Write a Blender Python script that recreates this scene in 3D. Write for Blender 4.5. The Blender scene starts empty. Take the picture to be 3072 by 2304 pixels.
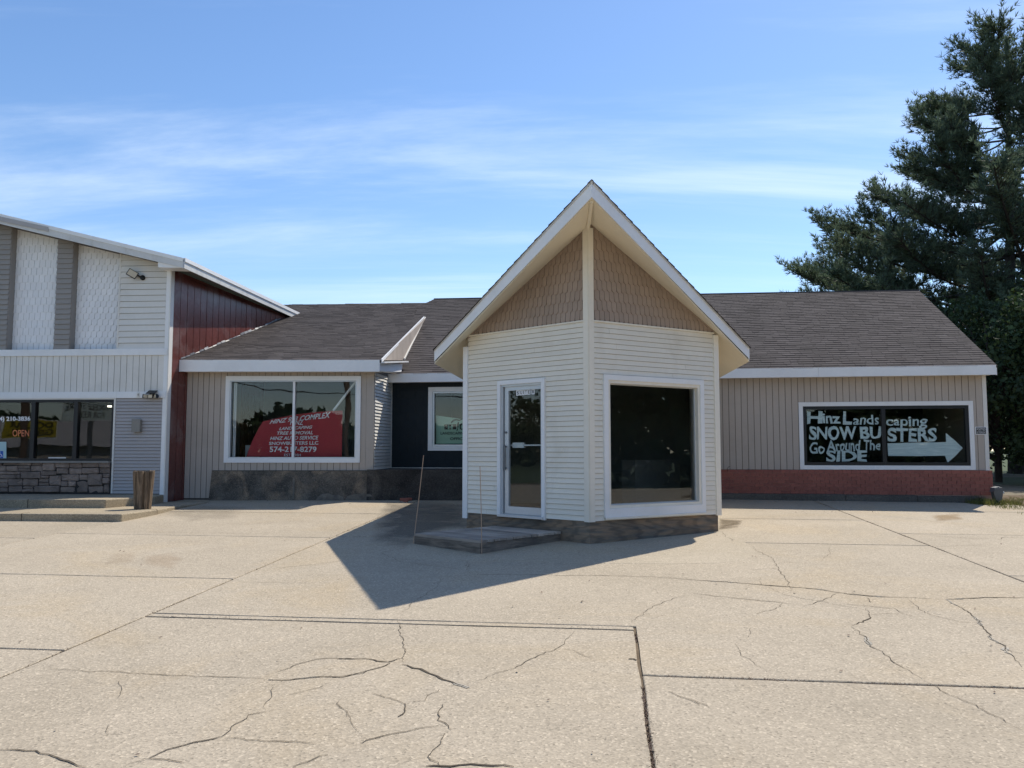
import bpy, math, random
from mathutils import Vector, Matrix, noise as mnoise
random.seed(7)
SC = bpy.context.scene
COL = SC.collection
V3 = Vector
# ------------------------------------------------------------------ camera, sky, sun, exposure
FPX, PITCH, CAMZ = 2500.0, math.atan(198 / 2500.0), 1.46
cam = bpy.data.cameras.new('camera'); cam.sensor_width = 36.0; cam.lens = 36.0 * FPX / 3072.0
cam.clip_end = 2000
camo = bpy.data.objects.new('camera', cam); COL.objects.link(camo)
camo.location = (0, 0, CAMZ); camo.rotation_euler = (math.pi / 2 + PITCH, 0, 0)
SC.camera = camo
SUNV = V3((0.455, 0.559, 1.0)).normalized()          # towards the sun
SUN_EL = math.asin(SUNV.z); SUN_AZ = math.atan2(SUNV.x, SUNV.y)
world = bpy.data.worlds.new('World'); SC.world = world; world.use_nodes = True
def node(nt, typ, **kw):
    n = nt.nodes.new(typ)
    for k, v in kw.items():
        if k.startswith('i_'):
            n.inputs[k[2:].replace('_', ' ')].default_value = v
        else:
            setattr(n, k, v)
    return n
wn = world.node_tree; wn.nodes.clear()
wo = node(wn, 'ShaderNodeOutputWorld'); bg = node(wn, 'ShaderNodeBackground'); bg.inputs[1].default_value = 0.113
sky = node(wn, 'ShaderNodeTexSky', sky_type='NISHITA', sun_disc=False, sun_elevation=SUN_EL, sun_rotation=SUN_AZ,
           air_density=1.0, dust_density=0.3, ozone_density=2.2, altitude=200)
tc = node(wn, 'ShaderNodeTexCoord'); sep = node(wn, 'ShaderNodeSeparateXYZ'); wn.links.new(tc.outputs['Generated'], sep.inputs[0])
addz = node(wn, 'ShaderNodeMath', operation='ADD'); addz.inputs[1].default_value = 0.12; wn.links.new(sep.outputs[2], addz.inputs[0])
mxz = node(wn, 'ShaderNodeMath', operation='MAXIMUM'); mxz.inputs[1].default_value = 0.05; wn.links.new(addz.outputs[0], mxz.inputs[0])
dx = node(wn, 'ShaderNodeMath', operation='DIVIDE'); dy = node(wn, 'ShaderNodeMath', operation='DIVIDE')
wn.links.new(sep.outputs[0], dx.inputs[0]); wn.links.new(mxz.outputs[0], dx.inputs[1])
wn.links.new(sep.outputs[1], dy.inputs[0]); wn.links.new(mxz.outputs[0], dy.inputs[1])
cmb = node(wn, 'ShaderNodeCombineXYZ'); wn.links.new(dx.outputs[0], cmb.inputs[0]); wn.links.new(dy.outputs[0], cmb.inputs[1])
mp = node(wn, 'ShaderNodeMapping'); mp.inputs['Rotation'].default_value = (0, 0, math.radians(14)); mp.inputs['Scale'].default_value = (0.24, 1.15, 1)
mp.inputs['Location'].default_value = (-11.0, 9.4, 0)
wn.links.new(cmb.outputs[0], mp.inputs[0])
n1 = node(wn, 'ShaderNodeTexNoise', i_Scale=1.35, i_Detail=10.0, i_Roughness=0.62, i_Distortion=0.5); wn.links.new(mp.outputs[0], n1.inputs[0])
n2 = node(wn, 'ShaderNodeTexNoise', i_Scale=0.42, i_Detail=3.0, i_Roughness=0.5); m2 = node(wn, 'ShaderNodeMapping'); m2.inputs['Location'].default_value = (-11.0, 0, 0); wn.links.new(cmb.outputs[0], m2.inputs[0]); wn.links.new(m2.outputs[0], n2.inputs[0])
mr1 = node(wn, 'ShaderNodeMapRange', interpolation_type='SMOOTHSTEP'); mr1.inputs[1].default_value = 0.42; mr1.inputs[2].default_value = 0.74
wn.links.new(n1.outputs[0], mr1.inputs[0])
mr2 = node(wn, 'ShaderNodeMapRange', interpolation_type='SMOOTHSTEP'); mr2.inputs[1].default_value = 0.30; mr2.inputs[2].default_value = 0.58
wn.links.new(n2.outputs[0], mr2.inputs[0])
cm = node(wn, 'ShaderNodeMath', operation='MULTIPLY'); wn.links.new(mr1.outputs[0], cm.inputs[0]); wn.links.new(mr2.outputs[0], cm.inputs[1])
cm2 = node(wn, 'ShaderNodeMath', operation='MULTIPLY'); cm2.inputs[1].default_value = 0.5; wn.links.new(cm.outputs[0], cm2.inputs[0])
bgc = node(wn, 'ShaderNodeBackground'); bgc.inputs[0].default_value = (0.80, 0.90, 1.0, 1); bgc.inputs[1].default_value = 0.85
mxs = node(wn, 'ShaderNodeMixShader')
hs = node(wn, 'ShaderNodeHueSaturation'); hs.inputs['Saturation'].default_value = 1.13; wn.links.new(sky.outputs[0], hs.inputs['Color'])
tint = node(wn, 'ShaderNodeMix', data_type='RGBA', blend_type='MULTIPLY'); tint.inputs[0].default_value = 1.0; tint.inputs[7].default_value = (0.985, 0.965, 0.985, 1); wn.links.new(hs.outputs[0], tint.inputs[6])
wn.links.new(tint.outputs[2], bg.inputs[0]); wn.links.new(cm2.outputs[0], mxs.inputs[0])
wn.links.new(bg.outputs[0], mxs.inputs[1]); wn.links.new(bgc.outputs[0], mxs.inputs[2]); wn.links.new(mxs.outputs[0], wo.inputs[0])
sun = bpy.data.lights.new('sun', 'SUN'); sun.energy = 3.3; sun.angle = math.radians(0.55); sun.color = (1.0, 0.93, 0.82)
suno = bpy.data.objects.new('sun', sun); COL.objects.link(suno); suno.location = SUNV * 60
suno.rotation_euler = (-SUNV).to_track_quat('-Z', 'Y').to_euler()
SC.view_settings.view_transform = 'Standard'; SC.view_settings.look = 'None'
SC.view_settings.gamma = 1.0; SC.view_settings.exposure = 0.66; SC.view_settings.use_curve_mapping = False
SC.cycles.max_bounces = 6; SC.cycles.diffuse_bounces = 3; SC.cycles.glossy_bounces = 3; SC.cycles.transparent_max_bounces = 12; SC.cycles.caustics_reflective = False
# ------------------------------------------------------------------ picture geometry: pixel of the 3072 x 2304 photograph -> ray
CS, SN = math.cos(PITCH), math.sin(PITCH)
CAM = V3((0, 0, CAMZ))
def ray(px, py):
    v = (1152 - py) / FPX
    return V3(((px - 1536) / FPX, CS - v * SN, SN + v * CS))
def P(px, py, y):
    d = ray(px, py); return CAM + d * (y / d.y)
GS = 0.035
def gz(y): return GS * (max(-8.0, min(24.0, y)) - 13.1)
def G(px, py):                                   # the point of the sloping lot seen at a pixel
    d = ray(px, py); t = (GS * -13.1 - CAMZ) / (d.z - GS * d.y); return CAM + d * t
class Frame:
    def __init__(s, O, U, V):
        s.O = V3(O); s.U = V3(U).normalized(); s.V = V3(V).normalized(); s.N = s.U.cross(s.V)
    def pt(s, u, v, w=0.0): return s.O + s.U * u + s.V * v + s.N * w
    def hit(s, px, py):
        d = ray(px, py); return CAM + d * ((s.O - CAM).dot(s.N) / d.dot(s.N))
    def uv(s, p): q = p - s.O; return (q.dot(s.U), q.dot(s.V))
    def px(s, px, py): return s.uv(s.hit(px, py))
    def off(s, w): return Frame(s.O + s.N * w, s.U, s.V)
def wall(A, B): return Frame((A[0], A[1], 0), (B[0] - A[0], B[1] - A[1], 0), (0, 0, 1))
# ------------------------------------------------------------------ object helpers
def new_obj(name, verts, faces, mat, parent=None, org=V3((0, 0, 0)), smooth=False):
    me = bpy.data.meshes.new(name); me.from_pydata([tuple(V3(v) - org) for v in verts], [], faces); me.update()
    if mat is not None: me.materials.append(mat)
    if smooth: me.polygons.foreach_set('use_smooth', [True] * len(me.polygons))
    o = bpy.data.objects.new(name, me); COL.objects.link(o)
    if parent is not None: o.parent = parent
    return o
class Thing:
    def __init__(s, name, label, cat, base, group=None):
        s.org = V3(base); s.o = bpy.data.objects.new(name, None); COL.objects.link(s.o); s.o.location = s.org
        s.o.empty_display_size = 0.2; s.o['label'] = label; s.o['category'] = cat
        if group: s.o['group'] = group
    def part(s, name, vf, mat, under=None, smooth=False, label=None):
        o = new_obj(name, vf[0], vf[1], mat, under or s.o, s.org, smooth)
        if label: o['label'] = label
        return o
    def copy_part(s, src, under, loc, rot=None):
        o = src.copy(); COL.objects.link(o); o.parent = under or s.o; o.location = V3(loc) - s.org
        if rot is not None: o.rotation_euler = rot
        return o
def tag(o, label, cat, group=None):
    o['label'] = label; o['category'] = cat
    if group: o['group'] = group
    return o
def struct(name, vf, mat, label=None):
    o = new_obj(name, vf[0], vf[1], mat); o['kind'] = 'structure'
    if label: o['label'] = label
    return o
def merge(*vfs):
    V, F = [], []
    for v, f in vfs:
        b = len(V); V += list(v); F += [tuple(i + b for i in q) for q in f]
    return V, F
def prism(pts, vec):
    n = len(pts); pts = [V3(p) for p in pts]; vec = V3(vec)
    nrm = V3((0, 0, 0))
    for i in range(n): nrm += pts[i].cross(pts[(i + 1) % n])
    if nrm.dot(vec) > 0: pts = pts[::-1]
    return pts + [p + vec for p in pts], [tuple(range(n)), tuple(range(2 * n - 1, n - 1, -1))] + \
        [((i + 1) % n, i, i + n, (i + 1) % n + n) for i in range(n)]
def fbox(F, u0, u1, v0, v1, w0, w1):
    return prism([F.pt(u0, v0, w1), F.pt(u1, v0, w1), F.pt(u1, v1, w1), F.pt(u0, v1, w1)], F.N * (w0 - w1))
def tube(pts, radii, n=6, cap=True):
    V, F = [], []; pts = [V3(p) for p in pts]
    for i, p in enumerate(pts):
        t = (pts[min(i + 1, len(pts) - 1)] - pts[max(i - 1, 0)])
        t = t.normalized() if t.length > 1e-9 else V3((0, 0, 1))
        a = t.cross(V3((0, 0, 1)) if abs(t.z) < 0.9 else V3((1, 0, 0))).normalized(); b = t.cross(a)
        r = radii[i] if hasattr(radii, '__len__') else radii
        for k in range(n):
            th = 2 * math.pi * k / n; V.append(p + a * (r * math.cos(th)) + b * (r * math.sin(th)))
    for i in range(len(pts) - 1):
        for k in range(n):
            F.append((i * n + k, i * n + (k + 1) % n, (i + 1) * n + (k + 1) % n, (i + 1) * n + k))
    if cap:
        F.append(tuple(range(n - 1, -1, -1))); F.append(tuple(range((len(pts) - 1) * n, len(pts) * n)))
    return V, F
def area2(p): return sum(p[i][0] * p[(i + 1) % len(p)][1] - p[(i + 1) % len(p)][0] * p[i][1] for i in range(len(p)))
def ccw(p): return p if area2(p) > 0 else p[::-1]
def clip(poly, region):                           # any polygon against a convex region
    region = ccw(list(region)); out = list(poly)
    for i in range(len(region)):
        a, b = region[i], region[(i + 1) % len(region)]; inp, out = out, []
        def side(p): return (b[0] - a[0]) * (p[1] - a[1]) - (b[1] - a[1]) * (p[0] - a[0])
        for j in range(len(inp)):
            p, q = inp[j], inp[(j + 1) % len(inp)]; sp, sq = side(p), side(q)
            if sp >= 0: out.append(p)
            if (sp >= 0) != (sq >= 0):
                t = sp / (sp - sq); out.append((p[0] + t * (q[0] - p[0]), p[1] + t * (q[1] - p[1])))
        if len(out) < 3: return []
    res = []
    for p in out:
        if not res or math.hypot(p[0] - res[-1][0], p[1] - res[-1][1]) > 1e-4: res.append(p)
    if len(res) > 1 and math.hypot(res[0][0] - res[-1][0], res[0][1] - res[-1][1]) < 1e-4: res.pop()
    return res if len(res) >= 3 and abs(area2(res)) > 4e-4 else []
def sub_rect(r, h):
    u0, u1, v0, v1 = r; a0, a1, b0, b1 = h
    if a0 >= u1 or a1 <= u0 or b0 >= v1 or b1 <= v0: return [r]
    out = []
    if a0 > u0: out.append((u0, a0, v0, v1))
    if a1 < u1: out.append((a1, u1, v0, v1))
    m0, m1 = max(u0, a0), min(u1, a1)
    if b0 > v0: out.append((m0, m1, v0, b0))
    if b1 < v1: out.append((m0, m1, b1, v1))
    return out
def sub_all(rects, holes):
    for h in holes:
        rects = [q for r in rects for q in sub_rect(r, h)]
    return [r for r in rects if r[1] - r[0] > 0.012 and r[3] - r[2] > 0.008]
def piece(F, poly, off, w0=0.0):                  # extruded polygon; off(u, v) is the height of its face
    poly = ccw(poly); n = len(poly)
    V = [F.pt(u, v, w0 + off(u, v)) for u, v in poly] + [F.pt(u, v, w0) for u, v in poly]
    return V, [tuple(range(n))] + [(i, i + n, (i + 1) % n + n, (i + 1) % n) for i in range(n)]
def rp(r): return [(r[0], r[2]), (r[1], r[2]), (r[1], r[3]), (r[0], r[3])]
def lap_siding(T, under, F, u0, u1, v0, v1, step, holes, mat, region=None, w0=0.0, name='siding_board', thick=0.026, gap=0.009):
    n = max(1, round((v1 - v0) / step)); step = (v1 - v0) / n
    for i in range(n):
        a, b = v0 + i * step, v0 + (i + 1) * step
        j = random.uniform(-0.0015, 0.0015)
        rr_ = [(u0, u1, a, b - gap)]
        if u1 - u0 > 1.3 and random.random() < .4:
            sm = random.uniform(u0 + .35, u1 - .35); rr_ = [(u0, sm - .0015, a, b - gap), (sm + .0015, u1, a, b - gap)]
        for r in sub_all(rr_, holes):
            j = random.uniform(-0.002, 0.002)
            poly = rp(r)
            if region: poly = clip(poly, region)
            if poly: T.part(name, piece(F, poly, lambda u, v: thick + j - (thick - 0.003) * (v - a) / (b - a), w0), mat, under)
def vert_siding(T, under, F, u0, u1, v0, v1, step, holes, mat, region=None, w0=0.0, gap=0.012, thick=0.014, name='siding_strip', rib=None):
    n = max(1, round((u1 - u0) / step)); step = (u1 - u0) / n
    for i in range(n):
        a, b = u0 + i * step + gap / 2, u0 + (i + 1) * step - gap / 2
        for r in sub_all([(a, b, v0, v1)], holes):
            poly = rp(r)
            if region: poly = clip(poly, region)
            if poly:
                t = thick + random.uniform(-0.001, 0.001); tilt = random.uniform(-0.015, 0.015)
                T.part(name, piece(F, poly, lambda u, v: t + tilt * (u - a), w0), mat, under)
def scales(T, under, F, region, v0, v1, step, width, mat, w0=0.0, rnd=True, thick=0.019, name='shingle'):
    us = [p[0] for p in region]; u0, u1 = min(us), max(us); row = 0; v = v0
    while v < v1:
        u = u0 - width * (0.5 if row % 2 else 0.0) - 0.02
        while u < u1:
            g = 0.0045; a, b = u + g, u + width - g; c = (a + b) / 2; r = (b - a) / 2
            if rnd:
                poly = [(b, v + r * 0.8), (b, v + step * 1.15), (a, v + step * 1.15), (a, v + r * 0.8)]
                poly += [(c - r * math.cos(t), v + r * 0.8 * (1 - math.sin(t)) ** 1.0) for t in [math.pi * k / 8 for k in range(1, 8)]]
            else:
                d = random.choice((0, 0.004, 0.008, 0.014)); poly = [(a, v + d), (b, v + d), (b, v + step * 1.15), (a, v + step * 1.15)]
            poly = clip(ccw(poly), region); j = random.uniform(-0.001, 0.001)
            vv = v
            if poly: T.part(name, piece(F, poly, lambda uu, w: max(0.002, thick + j - (thick * 1.05) * (w - vv) / step), w0), mat, under)
            u += width
        v += step; row += 1
def shingle_roof(T, under, F, region, mat, n_parts, step=0.145, width=0.31, thick=0.013):
    us = [p[0] for p in region]; vs = [p[1] for p in region]; u0, u1, v0, v1 = min(us), max(us), min(vs), max(vs)
    rest = []; cnt = 0; row = 0; v = v0
    while v < v1:
        u = u0 - random.uniform(0, width)
        while u < u1:
            wd = width * random.choice((0.55, 0.8, 1.0, 1.25)); a, b = u + 0.003, u + wd - 0.003
            d = random.uniform(-0.006, 0.006)
            poly = clip(rp((a, b, v + d, v + step + 0.02)), region)
            if poly:
                h = thick * random.choice((0.7, 0.85, 1.0, 1.15)); vv = v
                pc = piece(F, poly, lambda uu, w: max(0.001, h * (1 - 0.85 * (w - vv) / step)), 0.0)
                if cnt < n_parts: T.part('shingle', pc, mat, under); cnt += 1
                else: rest.append(pc)
            u += wd
        v += step; row += 1
    if rest:
        o = T.part('shingles', merge(*rest), mat, under); o['kind'] = 'stuff'
def frame_boards(F, u0, u1, v0, v1, t, w0, w1, tb=None):   # four mitred boards round an opening (outer size)
    tb = tb or t
    o = [(u0, v0), (u1, v0), (u1, v1), (u0, v1)]; i = [(u0 + t, v0 + tb), (u1 - t, v0 + tb), (u1 - t, v1 - t), (u0 + t, v1 - t)]
    out = []
    for k in range(4):
        q = [o[k], o[(k + 1) % 4], i[(k + 1) % 4], i[k]]
        out.append(prism([F.pt(a, b, w1) for a, b in q], F.N * (w0 - w1)))
    return out
def room(F, u0, u1, v0, v1, w0, w1):              # open box, faces inwards
    c = [F.pt(u, v, w) for w in (w0, w1) for (u, v) in ((u0, v0), (u1, v0), (u1, v1), (u0, v1))]
    return c, [(4, 5, 6, 7), (0, 1, 5, 4), (3, 7, 6, 2), (0, 4, 7, 3), (1, 2, 6, 5)]
# ------------------------------------------------------------------ materials
MATS = {}
def base_mat(name):
    m = bpy.data.materials.new(name); m.use_nodes = True; nt = m.node_tree
    return m, nt, nt.nodes['Principled BSDF']
def mixc(nt, fac, a, b, blend='MIX'):
    n = node(nt, 'ShaderNodeMix', data_type='RGBA', blend_type=blend)
    for sock, val in ((n.inputs[0], fac), (n.inputs[6], a), (n.inputs[7], b)):
        if hasattr(val, 'links') or isinstance(val, bpy.types.NodeSocket): nt.links.new(val, sock)
        elif isinstance(val, (int, float)): sock.default_value = val
        else: sock.default_value = (*val, 1.0) if len(val) == 3 else val
    return n.outputs[2]
def ramp(nt, val, lo, hi, a=0.0, b=1.0):
    n = node(nt, 'ShaderNodeMapRange'); n.inputs[1].default_value = lo; n.inputs[2].default_value = hi
    n.inputs[3].default_value = a; n.inputs[4].default_value = b; nt.links.new(val, n.inputs[0]); return n.outputs[0]
def coords(nt, kind='Object', scale=(1, 1, 1), rot=(0, 0, 0), rnd=True):
    if kind == 'World': src = node(nt, 'ShaderNodeNewGeometry').outputs['Position']
    else: src = node(nt, 'ShaderNodeTexCoord').outputs['Object']
    m = node(nt, 'ShaderNodeMapping'); m.inputs['Scale'].default_value = scale; m.inputs['Rotation'].default_value = rot
    nt.links.new(src, m.inputs[0])
    if rnd and kind != 'World':
        oi = node(nt, 'ShaderNodeObjectInfo'); mul = node(nt, 'ShaderNodeMath', operation='MULTIPLY'); mul.inputs[1].default_value = 37.0
        nt.links.new(oi.outputs['Random'], mul.inputs[0]); nt.links.new(mul.outputs[0], m.inputs['Location'])
    return m.outputs[0]
def noise_t(nt, vec, scale, detail=4.0, rough=0.55, dist=0.0):
    n = node(nt, 'ShaderNodeTexNoise', i_Scale=scale, i_Detail=detail, i_Roughness=rough, i_Distortion=dist)
    nt.links.new(vec, n.inputs[0]); return n.outputs[0]
def bump(nt, bs, h, strength, dist=0.01):
    b = node(nt, 'ShaderNodeBump'); b.inputs['Strength'].default_value = strength; b.inputs['Distance'].default_value = dist
    nt.links.new(h, b.inputs['Height']); nt.links.new(b.outputs[0], bs.inputs['Normal'])
def sc(c, k): return tuple(max(0.0, min(1.0, x * k)) for x in c)
def rand_tone(nt, col, amt, island=True):
    oi = node(nt, 'ShaderNodeObjectInfo'); src = oi.outputs['Random']
    if island:
        g = node(nt, 'ShaderNodeNewGeometry'); ad = node(nt, 'ShaderNodeMath', operation='ADD')
        nt.links.new(src, ad.inputs[0]); nt.links.new(g.outputs['Random Per Island'], ad.inputs[1])
        fr = node(nt, 'ShaderNodeMath', operation='FRACT'); nt.links.new(ad.outputs[0], fr.inputs[0]); src = fr.outputs[0]
    f = ramp(nt, src, 0, 1, 1 - amt, 1 + amt)
    n = node(nt, 'ShaderNodeVectorMath', operation='SCALE'); nt.links.new(col, n.inputs[0]); nt.links.new(f, n.inputs['Scale'])
    return n.outputs[0]
def mk(name, col, rough=0.6, var=0.1, vs=1.3, bumpk=0.0, bs_=60.0, tone=0.0, spec=0.4, metal=0.0, dirt=None, dirtk=0.0, ds=0.8, kind='World', island=False, coat=0.0):
    if name in MATS: return MATS[name]
    m, nt, bs = base_mat(name)
    vec = coords(nt, kind); nz = noise_t(nt, vec, vs, 5)
    c = mixc(nt, ramp(nt, nz, 0.3, 0.7), sc(col, 1 - var), sc(col, 1 + var))
    fine = noise_t(nt, vec, vs * 14, 3)
    c = mixc(nt, ramp(nt, fine, 0.35, 0.65, 0, 0.35), c, sc(col, 1 - var * 1.6))
    if dirt:
        dn = noise_t(nt, vec, ds, 6, 0.62, 0.6); c = mixc(nt, ramp(nt, dn, 0.52, 0.72, 0, dirtk), c, dirt)
    if tone: c = rand_tone(nt, c, tone, island)
    nt.links.new(c, bs.inputs['Base Color'])
    bs.inputs['Roughness'].default_value = rough; bs.inputs['Metallic'].default_value = metal
    bs.inputs['Specular IOR Level'].default_value = spec; bs.inputs['Coat Weight'].default_value = coat
    if bumpk: bump(nt, bs, noise_t(nt, vec, bs_, 4), bumpk)
    MATS[name] = m; return m
def mk_wood(name, c1, c2, scale, rot=(0, 0, 0), rough=0.85, ring=0.0, tone=0.12, dark=(0.06, 0.055, 0.05)):
    m, nt, bs = base_mat(name); vec = coords(nt, 'World', (1, 1, 1), rot)
    mpn = node(nt, 'ShaderNodeMapping'); mpn.inputs['Scale'].default_value = scale; nt.links.new(vec, mpn.inputs[0]); vec2 = mpn.outputs[0]
    g = noise_t(nt, vec2, 1.0, 8, 0.65, 0.4)
    c = mixc(nt, ramp(nt, g, 0.36, 0.64), c1, c2)
    if ring:
        w = node(nt, 'ShaderNodeTexWave', wave_type='RINGS', i_Scale=ring, i_Distortion=9.0, i_Detail=3.0, i_Detail_Scale=0.7)
        nt.links.new(vec2, w.inputs[0]); c = mixc(nt, ramp(nt, w.outputs[1], 0.55, 0.95, 0, 0.35), c, dark)
    gr = noise_t(nt, vec, 1.2, 4); c = mixc(nt, ramp(nt, gr, 0.45, 0.7, 0, 0.5), c, dark)
    if tone: c = rand_tone(nt, c, tone, False)
    nt.links.new(c, bs.inputs['Base Color']); bs.inputs['Roughness'].default_value = rough; bs.inputs['Specular IOR Level'].default_value = 0.2
    bump(nt, bs, g, 0.5, 0.01); MATS[name] = m; return m
def mk_glass(name, tint=(0.8, 0.85, 0.85), f0=0.085, wav=0.0025):
    m = bpy.data.materials.new(name); m.use_nodes = True; nt = m.node_tree; nt.nodes.clear()
    out = node(nt, 'ShaderNodeOutputMaterial'); tr = node(nt, 'ShaderNodeBsdfTransparent'); tr.inputs[0].default_value = (*tint, 1)
    gl = node(nt, 'ShaderNodeBsdfGlossy'); gl.inputs['Roughness'].default_value = 0.004; gl.inputs[0].default_value = (0.95, 0.97, 1, 1)
    lw = node(nt, 'ShaderNodeLayerWeight'); lw.inputs[0].default_value = 0.5
    pw = node(nt, 'ShaderNodeMath', operation='POWER'); pw.inputs[1].default_value = 4.0; nt.links.new(lw.outputs['Facing'], pw.inputs[0])
    fr = ramp(nt, pw.outputs[0], 0, 1, f0, 1.0); mx = node(nt, 'ShaderNodeMixShader')
    nt.links.new(fr, mx.inputs[0]); nt.links.new(tr.outputs[0], mx.inputs[1]); nt.links.new(gl.outputs[0], mx.inputs[2]); nt.links.new(mx.outputs[0], out.inputs[0])
    vec = coords(nt, 'World'); b = node(nt, 'ShaderNodeBump'); b.inputs['Strength'].default_value = 1.0; b.inputs['Distance'].default_value = wav
    nt.links.new(noise_t(nt, vec, 1.1, 1), b.inputs['Height']); nt.links.new(b.outputs[0], gl.inputs['Normal'])
    MATS[name] = m; return m
def mk_emit(name, col, st):
    m, nt, bs = base_mat(name); bs.inputs['Base Color'].default_value = (*col, 1); bs.inputs['Emission Color'].default_value = (*col, 1)
    bs.inputs['Emission Strength'].default_value = st; MATS[name] = m; return m
def mk_concrete(name, c1, c2, stain, speck=0.22, stainy=0.5, ns=1.0):
    m, nt, bs = base_mat(name); vec = coords(nt, 'World')
    big = noise_t(nt, vec, 0.55 * ns, 6, 0.6, 0.4); c = mixc(nt, ramp(nt, big, 0.32, 0.68), c1, c2)
    st = noise_t(nt, vec, 0.33 * ns, 6, 0.65, 1.2); c = mixc(nt, ramp(nt, st, 0.50, 0.72, 0, stainy), c, stain)
    vo = node(nt, 'ShaderNodeTexVoronoi', i_Scale=66.0); nt.links.new(vec, vo.inputs[0])
    sp = node(nt, 'ShaderNodeSeparateColor'); nt.links.new(vo.outputs['Color'], sp.inputs[0])
    k = ramp(nt, sp.outputs[0], 0, 1, 1 - speck, 1 + speck)
    s = node(nt, 'ShaderNodeVectorMath', operation='SCALE'); nt.links.new(c, s.inputs[0]); nt.links.new(k, s.inputs['Scale']); c = s.outputs[0]
    c = mixc(nt, ramp(nt, sp.outputs[1], 0.90, 0.94, 0, 0.5), c, sc(c1, 1.55))
    c = mixc(nt, ramp(nt, sp.outputs[2], 0.93, 0.96, 0, 0.6), c, sc(c1, 0.45))
    gr = noise_t(nt, vec, 5.5, 6, 0.7); c = mixc(nt, ramp(nt, gr, 0.50, 0.78, 0, 0.28), c, sc(c2, 0.72))
    pal = noise_t(nt, vec, 1.9, 6, 0.7, 0.8); c = mixc(nt, ramp(nt, pal, 0.56, 0.74, 0, 0.2), c, sc(c1, 1.3))
    c = rand_tone(nt, c, 0.06, False)
    nt.links.new(c, bs.inputs['Base Color']); bs.inputs['Roughness'].default_value = 0.88; bs.inputs['Specular IOR Level'].default_value = 0.25
    ad = node(nt, 'ShaderNodeMath', operation='ADD'); nt.links.new(noise_t(nt, vec, 70, 3), ad.inputs[0]); nt.links.new(vo.outputs['Distance'], ad.inputs[1])
    bump(nt, bs, ad.outputs[0], 0.35, 0.006); MATS[name] = m; return m
CREAM = mk('cream_vinyl', (0.84, 0.785, 0.672), 0.55, 0.05, 0.9, tone=0.03, dirt=(0.52, 0.44, 0.32), dirtk=0.28, ds=0.9)
SOFFIT = mk('cream_soffit', (0.80, 0.73, 0.58), 0.6, 0.04, 1.0)
WHITE = mk('white_trim', (0.84, 0.84, 0.83), 0.45, 0.04, 1.5, dirt=(0.55, 0.52, 0.46), dirtk=0.2, ds=1.1)
OLDWHITE = mk('weathered_white_trim', (0.66, 0.66, 0.64), 0.55, 0.08, 1.5, dirt=(0.36, 0.34, 0.30), dirtk=0.5, ds=2.2)
SCALLOP = mk('taupe_scallop', (0.38, 0.295, 0.235), 0.7, 0.08, 2.0, tone=0.05)
TAUPE = mk('taupe_vinyl', (0.47, 0.405, 0.345), 0.6, 0.05, 0.9, tone=0.03, dirt=(0.25, 0.21, 0.17), dirtk=0.2)
GREYSID = mk('grey_vinyl', (0.42, 0.395, 0.385), 0.6, 0.05, 1.0, tone=0.03)
GREYCOL = mk('grey_brown_vinyl', (0.32, 0.295, 0.27), 0.6, 0.05, 1.0, tone=0.03)
LWHITE = mk('offwhite_vinyl', (0.76, 0.735, 0.68), 0.6, 0.05, 0.9, tone=0.02, dirt=(0.45, 0.42, 0.36), dirtk=0.25)
SHAKE = mk('white_shake', (0.85, 0.85, 0.85), 0.6, 0.04, 1.2, tone=0.035)
SHADOWGAP = mk('shade_gap_backing', (0.12, 0.10, 0.085), 0.9, 0.05)  # kept dark so gaps between the scales look shaded
SEAMSHADE = mk('seam_shade_backing', (0.22, 0.205, 0.185), 0.9, 0.05)  # darkened far below white: siding gaps read as shadow lines
SHAKEBACK = mk('shake_backing', (0.58, 0.57, 0.57), 0.9, 0.05)
CREAMSHADE = mk('cream_shade_backing', (0.34, 0.30, 0.235), 0.9, 0.05)  # dark cream, lap shadow lines put into the backing colour
TAUPESHADE = mk('taupe_shade_backing', (0.10, 0.085, 0.07), 0.9, 0.05)  # shade in the grooves between strips is put into this colour
ROOFM = mk('asphalt_shingle', (0.086, 0.075, 0.072), 0.95, 0.14, 1.1, 0.5, 90, tone=0.17, spec=0.15, island=True, dirt=(0.10, 0.09, 0.085), dirtk=0.35, ds=0.6)
ROOFB = mk('roof_felt', (0.03, 0.027, 0.027), 0.95, 0.1)
NAVY = mk('dark_blue_paint', (0.013, 0.020, 0.025), 0.75, 0.12, 2.0, 0.3, 30)
REDM = mk('red_painted_steel', (0.150, 0.044, 0.036), 0.27, 0.25, 0.9, tone=0.05, spec=0.6, dirt=(0.23, 0.155, 0.145), dirtk=0.65, ds=1.3)
SHADESOF = mk('shaded_soffit', (0.10, 0.085, 0.08), 0.8, 0.1)  # shade under the eave is put into this soffit colour
BLACKAL = mk('black_aluminium', (0.012, 0.012, 0.013), 0.4, 0.1)
ALU = mk('aluminium_frame', (0.62, 0.64, 0.65), 0.35, 0.04, 2.0, metal=0.3)
INT = mk('interior_paint', (0.24, 0.235, 0.215), 0.9, 0.1, 0.7)
INTD = mk('interior_dark_paint', (0.055, 0.052, 0.048), 0.9, 0.1, 0.7)
INTF = mk('interior_floor', (0.10, 0.095, 0.088), 0.8, 0.1)
FOUND = mk_concrete('stained_foundation', (0.17, 0.148, 0.12), (0.042, 0.038, 0.034), (0.34, 0.25, 0.17), 0.28, 0.95, 3.2)
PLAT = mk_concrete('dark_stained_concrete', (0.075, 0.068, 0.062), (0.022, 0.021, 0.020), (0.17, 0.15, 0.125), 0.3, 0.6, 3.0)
CONC = mk_concrete('lot_concrete', (0.415, 0.352, 0.264), (0.355, 0.30, 0.222), (0.40, 0.312, 0.195), 0.14, 0.55)
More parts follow.
